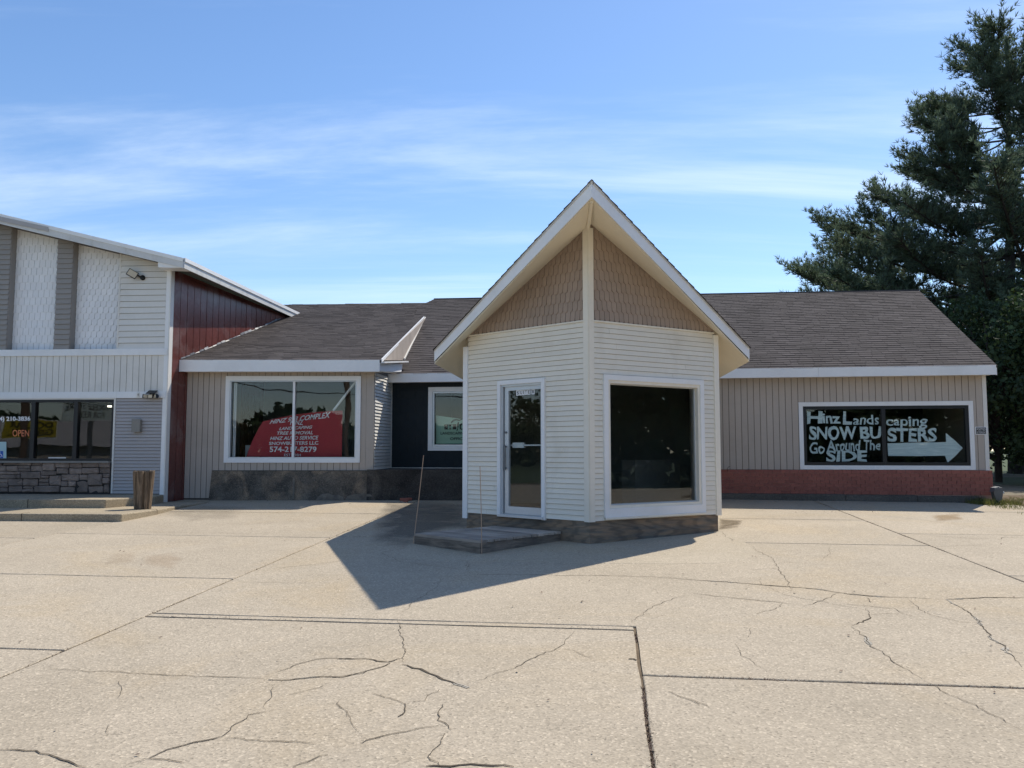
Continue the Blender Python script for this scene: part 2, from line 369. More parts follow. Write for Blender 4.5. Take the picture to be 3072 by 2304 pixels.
APRON = mk_concrete('apron_concrete', (0.445, 0.38, 0.285), (0.40, 0.34, 0.25), (0.42, 0.335, 0.21), 0.08, 0.5)
STEPC = mk_concrete('step_concrete', (0.36, 0.30, 0.21), (0.27, 0.225, 0.16), (0.30, 0.22, 0.13), 0.2, 0.6)
KERBC = mk_concrete('dark_kerb_concrete', (0.15, 0.138, 0.12), (0.08, 0.074, 0.066), (0.19, 0.165, 0.135), 0.25, 0.5)
CRACKM = mk('crack_soil', (0.115, 0.095, 0.072), 1.0, 0.35, 6.0, spec=0.05)
SPALL = mk('spalled_concrete', (0.40, 0.365, 0.30), 0.95, 0.4, 9.0, 0.6, 60)
FSPALL = mk('spalled_footing', (0.19, 0.168, 0.14), 0.95, 0.4, 7.0, 0.8, 40)
BASEM = mk('joint_soil', (0.16, 0.125, 0.088), 1.0, 0.3, 5.0, spec=0.05)
BRICK = mk('painted_brick', (0.33, 0.115, 0.085), 0.75, 0.12, 3.0, 0.35, 60, tone=0.10, kind='Object')
MORTAR = mk('painted_mortar', (0.42, 0.25, 0.20), 0.9, 0.12, 6.0)
STONE = mk('veneer_stone', (0.27, 0.205, 0.165), 0.9, 0.35, 3.2, 0.8, 22, tone=0.24, dirt=(0.14, 0.112, 0.10), dirtk=0.6, ds=2.5)
STONEM = mk('stone_mortar', (0.035, 0.031, 0.029), 0.95, 0.2)
SILLST = mk('limestone_sill', (0.27, 0.25, 0.22), 0.9, 0.1, 3, 0.4, 40)
GLASS = mk_glass('window_glass', (0.93, 0.95, 0.95), 0.035)
GLASSL = mk_glass('store_glass', (0.93, 0.95, 0.95), 0.026)
GLASSD = mk_glass('tinted_window_glass', (0.80, 0.83, 0.83), 0.05)
REDSIGN = mk('red_sign_board', (0.42, 0.02, 0.032), 0.45, 0.05, 2)
PAINTW = mk('white_vinyl_lettering', (0.85, 0.85, 0.85), 0.5, 0.02)
def mk_paint(name):
    m, nt, bs = base_mat(name); vec = coords(nt, 'World', (2.5, 2.5, 26.0)); n = noise_t(nt, vec, 1.0, 6, .7, .5)
    c = mixc(nt, ramp(nt, n, .35, .66), (0.78, 0.88, 0.87), (0.52, 0.66, 0.67)); nt.links.new(rand_tone(nt, c, .06, False), bs.inputs['Base Color']); bs.inputs['Roughness'].default_value = .75
    MATS[name] = m; return m
PAINTM = mk_paint('pale_window_paint')
GREENS = mk('pale_green_sign', (0.42, 0.64, 0.47), 0.6, 0.10, 2.5)
BLACKP = mk('black_print', (0.012, 0.013, 0.012), 0.5, 0.0)
BLUEP = mk('blue_print', (0.02, 0.10, 0.42), 0.5, 0.0)
PALEP = mk('pale_sticker', (0.45, 0.62, 0.62), 0.6, 0.03)
NEON = mk_emit('open_tube', (0.8, 0.25, 0.14), 0.12)
TUBEL = mk_emit('fluorescent_tube', (1.0, 0.95, 0.8), 1.6)
YELLOWS = mk('yellow_sign_face', (0.45, 0.36, 0.015), 0.5, 0.03)
SIGNW = mk('white_sign_face', (0.62, 0.72, 0.68), 0.5, 0.05)
RODM = mk('tan_fibreglass', (0.50, 0.33, 0.22), 0.5, 0.05)
BLACKPL = mk('black_plastic', (0.012, 0.012, 0.013), 0.4, 0.05)
LEDM = mk('led_lens', (0.62, 0.54, 0.40), 0.35, 0.05)
GREYBOX = mk('grey_painted_box', (0.26, 0.245, 0.215), 0.55, 0.06)
GALV = mk('galvanised_steel', (0.17, 0.18, 0.19), 0.5, 0.15, 4, metal=0.4)
FLASH = mk('crumpled_flashing', (0.22, 0.22, 0.225), 0.6, 0.2, 8, metal=0.6)
BARK = mk('pine_bark', (0.045, 0.036, 0.030), 0.95, 0.3, 5, 0.8, 18)
WPOLE = mk('pole_wood', (0.16, 0.11, 0.08), 0.9, 0.2, 3)
def mk_leaf(name, c1, c2, trans=0.25):
    m, nt, bs = base_mat(name); vec = coords(nt, 'World'); c = mixc(nt, ramp(nt, noise_t(nt, vec, 0.55, 4), 0.35, 0.65), c1, c2)
    c = rand_tone(nt, c, 0.38, True); nt.links.new(c, bs.inputs['Base Color']); bs.inputs['Roughness'].default_value = 0.6
    bs.inputs['Specular IOR Level'].default_value = 0.3
    tl = node(nt, 'ShaderNodeBsdfTranslucent'); nt.links.new(c, tl.inputs[0]); mx = node(nt, 'ShaderNodeMixShader'); mx.inputs[0].default_value = trans
    out = [n for n in nt.nodes if n.type == 'OUTPUT_MATERIAL'][0]
    nt.links.new(bs.outputs[0], mx.inputs[1]); nt.links.new(tl.outputs[0], mx.inputs[2]); nt.links.new(mx.outputs[0], out.inputs[0])
    MATS[name] = m; return m
NEEDLE = mk_leaf('pine_needles', (0.080, 0.120, 0.082), (0.115, 0.150, 0.088), 0.42)
LEAFD = mk_leaf('dark_leaves', (0.036, 0.062, 0.028), (0.058, 0.090, 0.032), 0.3)
LEAFY = mk_leaf('yellow_green_leaves', (0.09, 0.13, 0.03), (0.13, 0.16, 0.035), 0.4)
LEAFA = mk_leaf('autumn_leaves', (0.07, 0.075, 0.03), (0.10, 0.075, 0.03), 0.3)
GRASSM = mk_leaf('dry_grass', (0.20, 0.19, 0.06), (0.13, 0.15, 0.04), 0.3)
SOILG = mk('gravelly_soil', (0.20, 0.17, 0.12), 1.0, 0.35, 9, 0.6, 60)
LAWN = mk('lawn', (0.065, 0.085, 0.03), 1.0, 0.35, 2.5, 0.6, 40)
ASPH = mk('asphalt', (0.055, 0.054, 0.052), 0.95, 0.15, 2, 0.4, 80)
PLY = mk_wood('weathered_plywood', (0.34, 0.235, 0.15), (0.16, 0.15, 0.13), (1.6, 1.6, 15.0), (0, 0, 0), ring=0.9, tone=0.10)
DECKW = mk_wood('weathered_deck', (0.54, 0.46, 0.385), (0.38, 0.325, 0.275), (1.2, 16.0, 16.0), (0, 0, math.radians(43)), tone=0.28)
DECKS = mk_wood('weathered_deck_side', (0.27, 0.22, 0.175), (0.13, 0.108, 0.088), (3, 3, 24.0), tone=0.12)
STUMPW = mk_wood('weathered_log', (0.34, 0.25, 0.165), (0.050, 0.035, 0.025), (24, 24, 1.1), tone=0.0)
# ------------------------------------------------------------------ lettering (built-in font only)
TXT = {}
def text_vf(body, bold, shear=0.0):
    key = (body, bold, shear)
    if key not in TXT:
        cu = bpy.data.curves.new('t', 'FONT'); cu.body = body; cu.offset = bold; cu.shear = shear; cu.resolution_u = 4
        ob = bpy.data.objects.new('t', cu); COL.objects.link(ob); bpy.context.view_layer.update()
        me = bpy.data.meshes.new_from_object(ob.evaluated_get(bpy.context.evaluated_depsgraph_get()))
        vs = [v.co.copy() for v in me.vertices]; fs = [tuple(p.vertices) for p in me.polygons]
        xs = [v.x for v in vs]; ys = [v.y for v in vs]; x0, x1, y0, y1 = min(xs), max(xs), min(ys), max(ys)
        TXT[key] = ([((v.x - x0) / (x1 - x0), (v.y - y0) / (y1 - y0)) for v in vs], fs)
        bpy.data.objects.remove(ob); bpy.data.curves.remove(cu); bpy.data.meshes.remove(me)
    return TXT[key]
for b_ in (('HINZ 933 COMPLEX', .02), ('HINZ', .02), ('LANDSCAPING', .02), ('TREE REMOVAL', .02), ('HINZ AUTO SERVICE', .02),
           ('SNOWBUSTERS LLC', .02), ('574-217-8279', .02), ('EST 1984', .0), ('H', .035), ('inz', .03), ('L', .04), ('ands', .015),
           ('caping', .018), ('SNOW', .034), ('BU', .034), ('STERS', .034), ('Go', .02), ('Around', .02), ('The', .02), ('SIDE', .034),
           ('POSTED', .0), ('NO TRESPASSING', -.01), ('(574) 210-3836', .03), ('OPEN', -.012), ('OFFICE', .035), ('LANDSCAPING', .03),
           ('S', .012), ('U', .012), ('I', .012), ('T', .012), ('E', .012), ('B', .012), ('SPINKELE STORE', .02), ('FOR RENT', .02), ('DOLLAR', .035), ('GENERAL', .035),
           ('ACCESSORIES', .02), ('4', .02)):
    text_vf(b_[0], b_[1], 0.18 if b_[0] in ('HINZ 933 COMPLEX', 'LANDSCAPING', 'TREE REMOVAL', 'HINZ', 'HINZ AUTO SERVICE') and b_[1] == .02 else 0.0)
def text_px(F, body, bold, quad, w=0.0, shear=0.0, wob=0.0):     # quad in photo pixels: bl, br, tr, tl
    pts, fs = text_vf(body, bold, shear); Fw = F.off(w); V = []
    for s, t in pts:
        x = (quad[0][0] * (1 - s) + quad[1][0] * s) * (1 - t) + (quad[3][0] * (1 - s) + quad[2][0] * s) * t
        y = (quad[0][1] * (1 - s) + quad[1][1] * s) * (1 - t) + (quad[3][1] * (1 - s) + quad[2][1] * s) * t
        if wob:
            n = mnoise.noise_vector(V3((x * 0.06, y * 0.06, 3.1))); x += n.x * wob; y += n.y * wob
        V.append(Fw.hit(x, y))
    return V, fs
def bx(x0, y0, x1, y1): return [(x0, y1), (x1, y1), (x1, y0), (x0, y0)]
def text_uv(F, body, bold, u0, u1, v0, v1, w):
    pts, fs = text_vf(body, bold); return [F.pt(u0 + (u1 - u0) * s, v0 + (v1 - v0) * t, w) for s, t in pts], fs
def zm(x0, y0, k):                                              # zoomed-crop coordinates -> photo pixels
    return lambda q: [(x0 + a * k, y0 + b * k) for a, b in q]
# ================================================================== GROUND
def sheet(x0, x1, ys, dz):
    V = []; F = []
    for y in ys: V += [V3((x0, y, gz(y) + dz)), V3((x1, y, gz(y) + dz))]
    for i in range(len(ys) - 1): F.append((2 * i, 2 * i + 1, 2 * i + 3, 2 * i + 2))
    return V, F
struct('ground', sheet(-600, 600, [-600, -8, 24, 900], -0.09), LAWN)
GU = V3((0.994, -0.113, 0)); GV = V3((0.113, 0.994, 0))
def gp(a, b, dz=0.0):
    p = GU * a + GV * b; return V3((p.x, p.y, gz(p.y) + dz))
lot = struct('parking_lot', sheet(-24, 24, [-9.4, -8, 21.8], -0.016), BASEM)
def slab(name, pts, mat, top=0.0, thick=0.035, jit=0.006, seg=0.35):
    out = []
    for i in range(len(pts)):
        a, b = V3(pts[i]), V3(pts[(i + 1) % len(pts)]); n = max(1, int((b - a).length / seg))
        pr = (b - a).normalized(); pr = V3((-pr.y, pr.x, 0))
        for k in range(n):
            p = a + (b - a) * (k / n)
            if k: p = p + pr * random.uniform(-jit, jit)
            out.append(V3((p.x, p.y, gz(p.y) + top)))
    n = len(out); ins = []
    cen = sum(out, V3()) / n
    for p in out:                                  # a small worn arris
        d = (cen - p); d.z = 0; d = d.normalized() * 0.008; ins.append(V3((p.x + d.x, p.y + d.y, p.z)))
    V = ins + [p - V3((0, 0, 0.006)) for p in out] + [p - V3((0, 0, thick)) for p in out]
    F = [tuple(range(n))]
    for r in (0, 1): F += [(r * n + i, (r + 1) * n + i, (r + 1) * n + (i + 1) % n, r * n + (i + 1) % n) for i in range(n)]
    return new_obj(name, V, F, mat, lot)
JA = [-23.4, -18.6, -13.9, -9.3, -4.52, 0.24, 4.92, 9.25, 14.0, 18.6, 23.2]
MERGED = [[(-4.52, 8.0), (0.24, 8.0), (0.24, 6.51), (4.92, 6.51), (4.92, 13.6), (-4.52, 13.6)], [(-4.52, 13.6), (4.92, 13.6), (4.92, 16.9), (-4.52, 16.9)], [(-4.52, 16.9), (4.92, 16.9), (4.92, 21.2), (-4.52, 21.2)]]
BJ = {3: [-8.9, -4.2, -0.4, 3.2, 6.65, 9.82, 13.4, 16.9, 20.2], 4: [-8.9, -4.0, 0.4, 4.25, 7.86, 8.00],
      5: [-8.9, -4.1, -0.3, 3.2, 6.51], 6: [-8.9, -4, 0, 3.6, 7.4, 11.1, 15.0, 18.7, 22.0]}
for k in range(len(JA) - 1):
    bj = BJ.get(k, [-8.9, -4.3, 0.2, 4.4, 8.6, 12.8, 17.0, 20.8]); g = 0.009; gl = 0.012
    for i in range(len(bj) - 1):
        a0, a1, b0, b1 = JA[k] + gl, JA[k + 1] - gl, bj[i] + g * 2, bj[i + 1] - g * 2
        dz = random.uniform(-0.001, 0.001)
        if k == 7 and b1 > 16.0:
            if b0 > 17.5: continue
            b1 = min(b1, 17.0)
        if k > 7 and b1 > 16.5: continue
        slab('slab', [gp(a0, b0), gp(a1, b0), gp(a1, b1), gp(a0, b1)], CONC, dz)
for mp_ in MERGED:
    ca_, cb_ = sum(p[0] for p in mp_) / len(mp_), sum(p[1] for p in mp_) / len(mp_)
    q = []
    for a, b in mp_:
        sa = .015 if a < -4 else (-.015 if a > 4 else .015); sb_ = -.018 if b in (13.6, 16.9, 21.2) and b == max(p[1] for p in mp_) else .018
        q.append(gp(a + sa, b + sb_))
    slab('slab', q, CONC, 0.0)
ap = [G(*q) for q in ((1196, 1662), (1214, 1676), (1330, 1683), (1500, 1685), (1750, 1690), (2010, 1692), (2150, 1690), (2235, 1681), (2276, 1664), (2252, 1636), (2165, 1592), (1990, 1560), (1500, 1560), (1262, 1618))]
slab('apron_slab', ap, APRON, 0.0028, 0.02, 0.012, 0.3)
def crack(pts, w, seg=0.045, jit=0.026):
    P3 = [G(*p) for p in pts]; L = []; random.seed(int(pts[0][0] * 7 + pts[0][1]))
    for i in range(len(P3) - 1):
        a, b = P3[i], P3[i + 1]; n = max(2, int((b - a).length / seg)); d = (b - a).normalized(); pr = V3((-d.y, d.x, 0))
        for k in range(n):
            p = a + (b - a) * (k / n); q = mnoise.noise(p * 7.0) * jit * 1.1 + mnoise.noise(p * 23.0) * jit * 0.6 + random.uniform(-1, 1) * jit * 0.2
            L.append((p + pr * q, pr))
    L.append((P3[-1], L[-1][1])); V = []; F = []; n = len(L)
    for i, (p, pr) in enumerate(L):
        tr_ = 1.0 + 1.5 * abs(pr.y) ** 1.5
        e = tr_ * min(1.0, 4.0 * min(i + 1, n - i) / n) * (0.55 + 0.9 * abs(mnoise.noise(p * 2.3)) + random.uniform(0, 0.5)) * w * 0.5
        z = V3((0, 0, gz(p.y) + 0.0046 - p.z)); V += [p + pr * e + z, p - pr * e + z]
        V[-2].z = gz(V[-2].y) + 0.0046; V[-1].z = gz(V[-1].y) + 0.0046
    for i in range(n - 1): F.append((2 * i, 2 * i + 1, 2 * i + 3, 2 * i + 2))
    o = new_obj('crack', V, F, CRACKM, lot)
    if w > .0060:
        SV = []; 
        for i, (p, pr) in enumerate(L):
            k = max(0.0, mnoise.noise(p * 2.6 + V3((5, 2, 0))) - .05) * 2.0; e = k * (.02 + .03 * abs(pr.y)) * random.uniform(.2, 1.3)
            for sg_ in (1, -1):
                q = p + pr * (sg_ * (e + .001)); SV.append(V3((q.x, q.y, gz(q.y) + .0036)))
        new_obj('spalled_edge', SV, F, SPALL, lot)
    return o
za, zb, zc = zm(0, 1500, .4973), zm(1000, 1500, .4973), zm(1972, 1500, .4973)
CR = [  # (crop, polyline, width in m)
 (zb, [(395, 715), (395, 760), (418, 850), (432, 930), (428, 985)], .014), (zb, [(428, 990), (520, 1020), (640, 1075), (740, 1112), (815, 1135)], .030),
 (zb, [(0, 958), (180, 958), (330, 978), (420, 955)], .016), (zb, [(0, 1075), (180, 1045), (330, 992), (345, 985)], .016),
 (zb, [(810, 1108), (960, 1060), (1150, 985), (1320, 905), (1390, 872), (1460, 785)], .010), (zb, [(1400, 895), (1560, 955)], .007),
 (zb, [(660, 1235), (640, 1280), (650, 1325), (705, 1365), (712, 1390)], .018), (zb, [(690, 1400), (640, 1470), (580, 1530), (590, 1570), (640, 1610)], .012),
 (zb, [(430, 1230), (425, 1280), (390, 1310)], .028), (zb, [(130, 1480), (200, 1450), (310, 1425), (480, 1390), (650, 1355)], .010),
 (zb, [(30, 1215), (85, 1310)], .008), (zb, [(230, 1165), (390, 1215), (430, 1235)], .008), (zb, [(480, 1222), (560, 1215), (575, 1180), (640, 1145)], .008),
 (zb, [(560, 1612), (760, 1604), (900, 1597), (1090, 1612)], .022), (zb, [(660, 460), (620, 530), (560, 570), (490, 610), (460, 650), (400, 690)], .009),
 (zb, [(530, 268), (400, 298), (290, 320), (400, 370), (560, 395), (720, 412), (835, 425)], .010), (zb, [(800, 362), (815, 390), (800, 420), (835, 450)], .009),
 (zb, [(560, 470), (850, 452), (1200, 452), (1600, 458), (2000, 466), (2212, 478)], .011),
 (zb, [(1790, 745), (1870, 690), (1900, 660), (2050, 595), (2150, 570)], .010), (zb, [(1780, 962), (1830, 968)], .02), (zb, [(2030, 1155), (2212, 1240)], .008),
 (zc, [(0, 467), (200, 482), (420, 495), (640, 515), (800, 525), (960, 538), (1150, 567), (1280, 580), (1500, 590), (1740, 600)], .022),
 (zc, [(1740, 600), (1850, 595), (2000, 590), (2212, 590)], .024), (zc, [(1740, 600), (1850, 660), (1940, 730), (1990, 800), (2010, 825), (2090, 880), (2140, 940), (2200, 1010)], .022),
 (zc, [(2090, 895), (2212, 930)], .012), (zc, [(370, 180), (420, 225), (490, 250)], .012), (zc, [(555, 265), (600, 305), (690, 350), (720, 390), (745, 440), (790, 490), (800, 525), (825, 575)], .014),
 (zc, [(190, 572), (215, 562), (340, 580), (560, 602), (760, 620), (890, 640)], .012), (zc, [(890, 640), (990, 610), (1100, 560)], .010),
 (zc, [(650, 520), (760, 570), (880, 595), (990, 612), (1110, 640), (1260, 660)], .009), (zc, [(600, 690), (720, 655), (760, 620)], .009),
 (zc, [(1260, 640), (1420, 655), (1480, 685), (1540, 705)], .013), (zc, [(1265, 590), (1290, 620)], .012), (zc, [(1260, 650), (1280, 690), (1285, 715), (1200, 745), (1170, 762)], .016),
 (zc, [(1170, 765), (1250, 820), (1290, 885), (1380, 935), (1460, 1005), (1540, 1050), (1600, 1080)], .018), (zc, [(1600, 1080), (1720, 1150), (1900, 1240), (2080, 1325), (2212, 1400)], .013),
 (zc, [(1510, 595), (1560, 640), (1610, 680), (1720, 710), (1830, 740), (1960, 740)], .010), (zc, [(480, 870), (520, 940), (600, 990), (660, 1040)], .008), (zc, [(560, 770), (545, 830)], .006),
 (zc, [(70, 1155), (180, 1200), (315, 1255)], .007), (zc, [(1040, 275), (1035, 330), (980, 370)], .007), (zc, [(560, 425), (735, 410)], .006), (zc, [(720, 375), (880, 380)], .006),
 (zc, [(1270, 92), (1560, 115), (1820, 150), (2212, 205)], .010), (zc, [(1410, 195), (1640, 212), (1820, 230), (2050, 235)], .010), (zc, [(2050, 240), (2100, 225), (2180, 225)], .012), (zc, [(1650, 285), (1850, 275), (2020, 270)], .008),
 (zc, [(385, 158), (440, 155), (490, 135)], .014), (zc, [(400, 118), (700, 116), (1000, 124), (1200, 125)], .008), (zc, [(610, 465), (630, 515)], .006), (zc, [(1150, 630), (1260, 640)], .007), (zc, [(1290, 690), (1400, 688), (1480, 690)], .007),
 (za, [(285, 1015), (450, 1030), (720, 1040), (1000, 1055), (1300, 1065), (1520, 1075), (1620, 1085)], .010), (za, [(1620, 1085), (1750, 1085), (1900, 1068), (2060, 1072), (2212, 1035)], .018),
 (za, [(1660, 1040), (1820, 985), (1910, 960), (2060, 957), (2212, 958)], .013), (za, [(750, 1615), (900, 1560), (1020, 1510), (1170, 1465), (1350, 1430), (1400, 1370), (1500, 1300), (1650, 1270)], .016),
 (za, [(1350, 1438), (1600, 1455), (1840, 1460), (1910, 1475)], .009), (za, [(900, 1565), (1000, 1570), (1100, 1585)], .010), (za, [(0, 1505), (160, 1512), (300, 1535), (400, 1580), (520, 1612)], .014),
 (za, [(1640, 1120), (1635, 1190), (1590, 1250)], .010), (za, [(725, 1090), (740, 1150), (710, 1195)], .007), (za, [(1630, 415), (1780, 400), (1950, 385), (2090, 362)], .009), (za, [(650, 1360), (655, 1415), (620, 1420)], .006),
 (za, [(1450, 495), (1700, 500), (1950, 505)], .006), (za, [(440, 195), (850, 193), (1300, 200), (1700, 210)], .007), (za, [(1760, 1605), (1900, 1565), (1980, 1540)], .010), (za, [(2030, 1220), (2095, 1300), (2150, 1400)], .007),
 (za, [(1740, 1180), (1860, 1150), (1950, 1120)], .007)]
for f, pl, w in CR: crack(f(pl), w * 0.34)
random.seed(11)
def stain(name, pts, col, k, seed):
    c3 = [G(*p) for p in pts]; cen = sum(c3, V3()) / len(c3); V = []; F = []; A = []; rings = (0, .35, .6, .8, 1.0); n = len(c3) * 3
    out = [c3[i // 3].lerp(c3[(i // 3 + 1) % len(c3)], (i % 3) / 3) for i in range(n)]
    for r in rings:
        for p in out:
            q = cen.lerp(p, r); V.append(V3((q.x, q.y, gz(q.y) + .0042))); A.append(1 - r ** 2.2)
    for r in range(len(rings) - 1):
        F += [(r * n + i, (r + 1) * n + i, (r + 1) * n + (i + 1) % n, r * n + (i + 1) % n) for i in range(n)]
    m, nt, bs = base_mat(name + '_mat'); bs.inputs['Base Color'].default_value = (*col, 1); bs.inputs['Roughness'].default_value = .9
    at = node(nt, 'ShaderNodeAttribute', attribute_name='wear'); vec = coords(nt, 'World'); nz = noise_t(nt, vec, 1.6, 7, .68, .6)
    mu_ = node(nt, 'ShaderNodeMath', operation='MULTIPLY'); nt.links.new(at.outputs['Fac'], mu_.inputs[0]); nt.links.new(ramp(nt, nz, .25, .6, .15, 1.25), mu_.inputs[1])
    nt.links.new(ramp(nt, mu_.outputs[0], .12, .75, 0, k), bs.inputs['Alpha'])
    o = new_obj(name, V, F, m, lot); ca = o.data.attributes.new('wear', 'FLOAT', 'POINT'); ca.data.foreach_set('value', A); return o
stain('dirt_stain', [(1150, 1502), (1300, 1500), (1420, 1510), (1430, 1580), (1330, 1600), (1200, 1660), (1090, 1640), (1110, 1560)], (.10, .09, .076), .5, 1)
stain('dirt_stain', [(440, 1535), (600, 1510), (760, 1520), (720, 1560), (560, 1570)], (.16, .14, .105), .2, 2)
stain('rust_stain', [(420, 1665), (520, 1655), (560, 1680), (520, 1710), (430, 1700)], (.36, .22, .10), .14, 3)
stain('rust_stain', [(330, 1660), (420, 1650), (400, 1690), (300, 1700)], (.36, .24, .12), .10, 4)
stain('rust_stain', [(2780, 1545), (2880, 1540), (2900, 1560), (2810, 1565)], (.30, .18, .06), .4, 5)
stain('dirt_stain', [(2155, 1555), (2235, 1560), (2220, 1585), (2150, 1592)], (.14, .10, .05), .6, 6)
# road behind the camera, seen only in the glass
struct('road', sheet(-300, 300, [-30, -18], -0.06), ASPH)
# gravel drive by the right-hand corner
struct('gravel_drive', ([V3((11.0, 15.2, gz(15.2) - .035)), V3((40, 14, gz(14) - .035)), V3((60, 40, gz(40) - .035)), V3((12.6, 40, gz(40) - .035)), V3((12.1, 24, gz(24) - .035)), V3((10.9, 19.6, gz(19.6) - .035))], [(0, 1, 2, 3, 4, 5)]), SOILG)
# ================================================================== WALL AND ROOF PLANES
CL = P(499, 1250, 19.6)
Lc = (CL.x, CL.y); dL = V3((math.cos(math.radians(4)), -math.sin(math.radians(4)), 0))
WL = wall((Lc[0] - dL.x * 8, Lc[1] - dL.y * 8), Lc); UL = 8.0
WS = Frame((Lc[0], Lc[1], 0), (0.17, 0.985, 0), (0, 0, 1))
WM = wall((Lc[0] + 0.138, 20.4), (P(1122, 1250, 20.4).x, 20.4)); UM = P(1122, 1250, 20.4).x - (Lc[0] + 0.138)
RA, RB = (P(2160, 1270, 20.75).x, 20.75), (P(2960, 1270, 19.8).x, 19.8)
rs = (RB[1] - RA[1]) / (RB[0] - RA[0]); RN = (-3.2, RA[1] + rs * (-3.2 - RA[0]))
WR = wall(RN, RB); UR = (V3((*RB, 0)) - V3((*RN, 0))).length
WQ = wall((WM.pt(UM, 0).x, 20.4), RN)                       # short return wall between middle shop and recess
UQ = (V3((*RN, 0)) - V3((WM.pt(UM, 0).x, 20.4, 0))).length
WRe, WMe = WR.off(0.38), WM.off(0.35)
E = WRe.hit(2983, 1097); EZ1 = E.z; EZ0 = WRe.px(2600, 1129)[1]
vp = Frame(E, WR.N * -1, (0, 0, 1)); RG = vp.hit(2750, 872)
FR = Frame(E, WR.U, (RG - E))
rgL = FR.px(1302, 898); rgR = FR.uv(RG); uL = FR.uv(WRe.pt(WR.uv(V3((*RN, 0)))[0] - 0.05, EZ1))[0]
Q = FR.hit(1269, 952.5)
em = WMe.px(850, 1081)[1]; EM = WMe.pt(0, em)
vm = Q - EM; vm = vm - WM.U * vm.dot(WM.U); FM = Frame(EM, WM.U, vm)
# ================================================================== RIGHT WING WITH THE PAINTED WINDOW
TR = Thing('shop_wing', 'long taupe shop wing with grey shingle roof, low red brick base and big painted window', 'building', (RB[0] - 3, RB[1] + .5, gz(20)))
def vR(px, py): return WR.px(px, py)[1]
def uR(px, py): return WR.px(px, py)[0]
bt = vR(2560, 1409.5); bb = vR(2560, 1476) - 0.05
w_u0, w_u1, w_v0, w_v1 = uR(2397, 1305), uR(2921, 1305), vR(2660, 1409), vR(2660, 1205)
gR = (w_u0 + .17, w_u1 - .17, w_v0 + .17, w_v1 - .17)
hR = (w_u0 + .03, w_u1 - .03, w_v0 + .03, w_v1 - .03)
wallR = TR.part('wall', merge(*[fbox(WR, *r, -.1, 0) for r in sub_all([(4.603, UR, -.3, EZ1 - .05)], [gR])]), TAUPESHADE)
vert_siding(TR, wallR, WR, uR(2020, 1250), UR - .07, bt, EZ0 + .02, .152, [hR], TAUPE)
TR.part('corner_trim', merge(fbox(WR, UR - .07, UR + .02, bt - .02, EZ0 + .02, .001, .022)), LWHITE)
# brick base, brick by brick
cw = .205; nb = 7; ch = (bt - bb) / nb; ub0 = uR(2060, 1440); ub1 = UR + .05
base_b = TR.part('brick_base', fbox(WR, ub0 - 1, ub1 - .012, -.3, bt - .008, .001, .062), MORTAR)
bvf = prism([WR.U * a + V3((0, 0, b)) + WR.N * .012 for a, b in ((.004, .004), (cw - .004, .004), (cw - .004, ch - .004), (.004, ch - .004))], WR.N * -.03)
bproto = None
for i in range(nb):
    u = ub0 - (cw / 2 if i % 2 else 0)
    while u < ub1 - .02:
        wd = min(cw, ub1 - u)
        loc = WR.pt(u, bb + i * ch, .066 + random.uniform(-.003, .004))
        if wd < cw * .98:
            TR.part('brick', fbox(WR, u + .004, u + wd, bb + i * ch + .004, bb + (i + 1) * ch - .004, .05, .078), BRICK, base_b)
        elif bproto is None:
            bproto = new_obj('brick', bvf[0], bvf[1], BRICK, base_b); bproto.location = loc - TR.org
        else: TR.copy_part(bproto, base_b, loc)
        u += cw
# kerb along the foot of the brick
ku0, ku1 = uR(2060, 1500), uR(2926, 1500)
TR.part('kerb', fbox(WR, ku0 - .5, uR(2530, 1500) - .006, -.3, vR(2560, 1482), .07, .27), KERBC)
TR.part('kerb', fbox(WR, uR(2530, 1500) + .006, uR(2742, 1500) - .006, -.3, vR(2560, 1483) - .004, .07, .275), KERBC)
TR.part('kerb', fbox(WR, uR(2742, 1500) + .006, ku1, -.3, vR(2560, 1484) - .008, .07, .268), KERBC)
# fascia, soffit, roof
ue0, ue1 = WRe.uv(WRe.pt(0, 0))[0] - .1, WRe.uv(E)[0] + .03
usp = WRe.px(2455, 1115)[0]
for a, b in ((ue0, usp - .002), (usp + .002, ue1)): TR.part('fascia', fbox(WRe, a, b, EZ0, EZ1 + .015, 0, .022), WHITE)
TR.part('soffit', fbox(WRe, ue0, ue1 - .03, EZ0 + .015, EZ0 + .035, -.36, -.002), LWHITE)
rR = [(uL - .25, -.02), (FR.uv(E)[0] + .06, -.02), (rgR[0] + .06, rgR[1]), (rgL[0], rgL[1]), FR.px(1262, 917)]
roofR = TR.part('roof', prism([FR.pt(u, v, -.004) for u, v in rR], FR.N * -.06), ROOFB)
shingle_roof(TR, roofR, FR, [(a, max(b, -.035)) for a, b in rR], ROOFM, 300)
back = [FR.pt(rgL[0], rgL[1]), FR.pt(rgR[0] + .06, rgR[1]), RG + V3((0, 5.4, -2.75)) + WR.U * .06, FR.pt(rgL[0], rgL[1]) + V3((0, 5.4, -2.75))]
TR.part('rear_roof', prism(back, (0, 0, -.06)), ROOFM)
TR.part('ridge_cap', tube([FR.pt(rgL[0], rgL[1], .0), FR.pt(rgR[0] + .07, rgR[1], .0)], .035, 6), ROOFM)
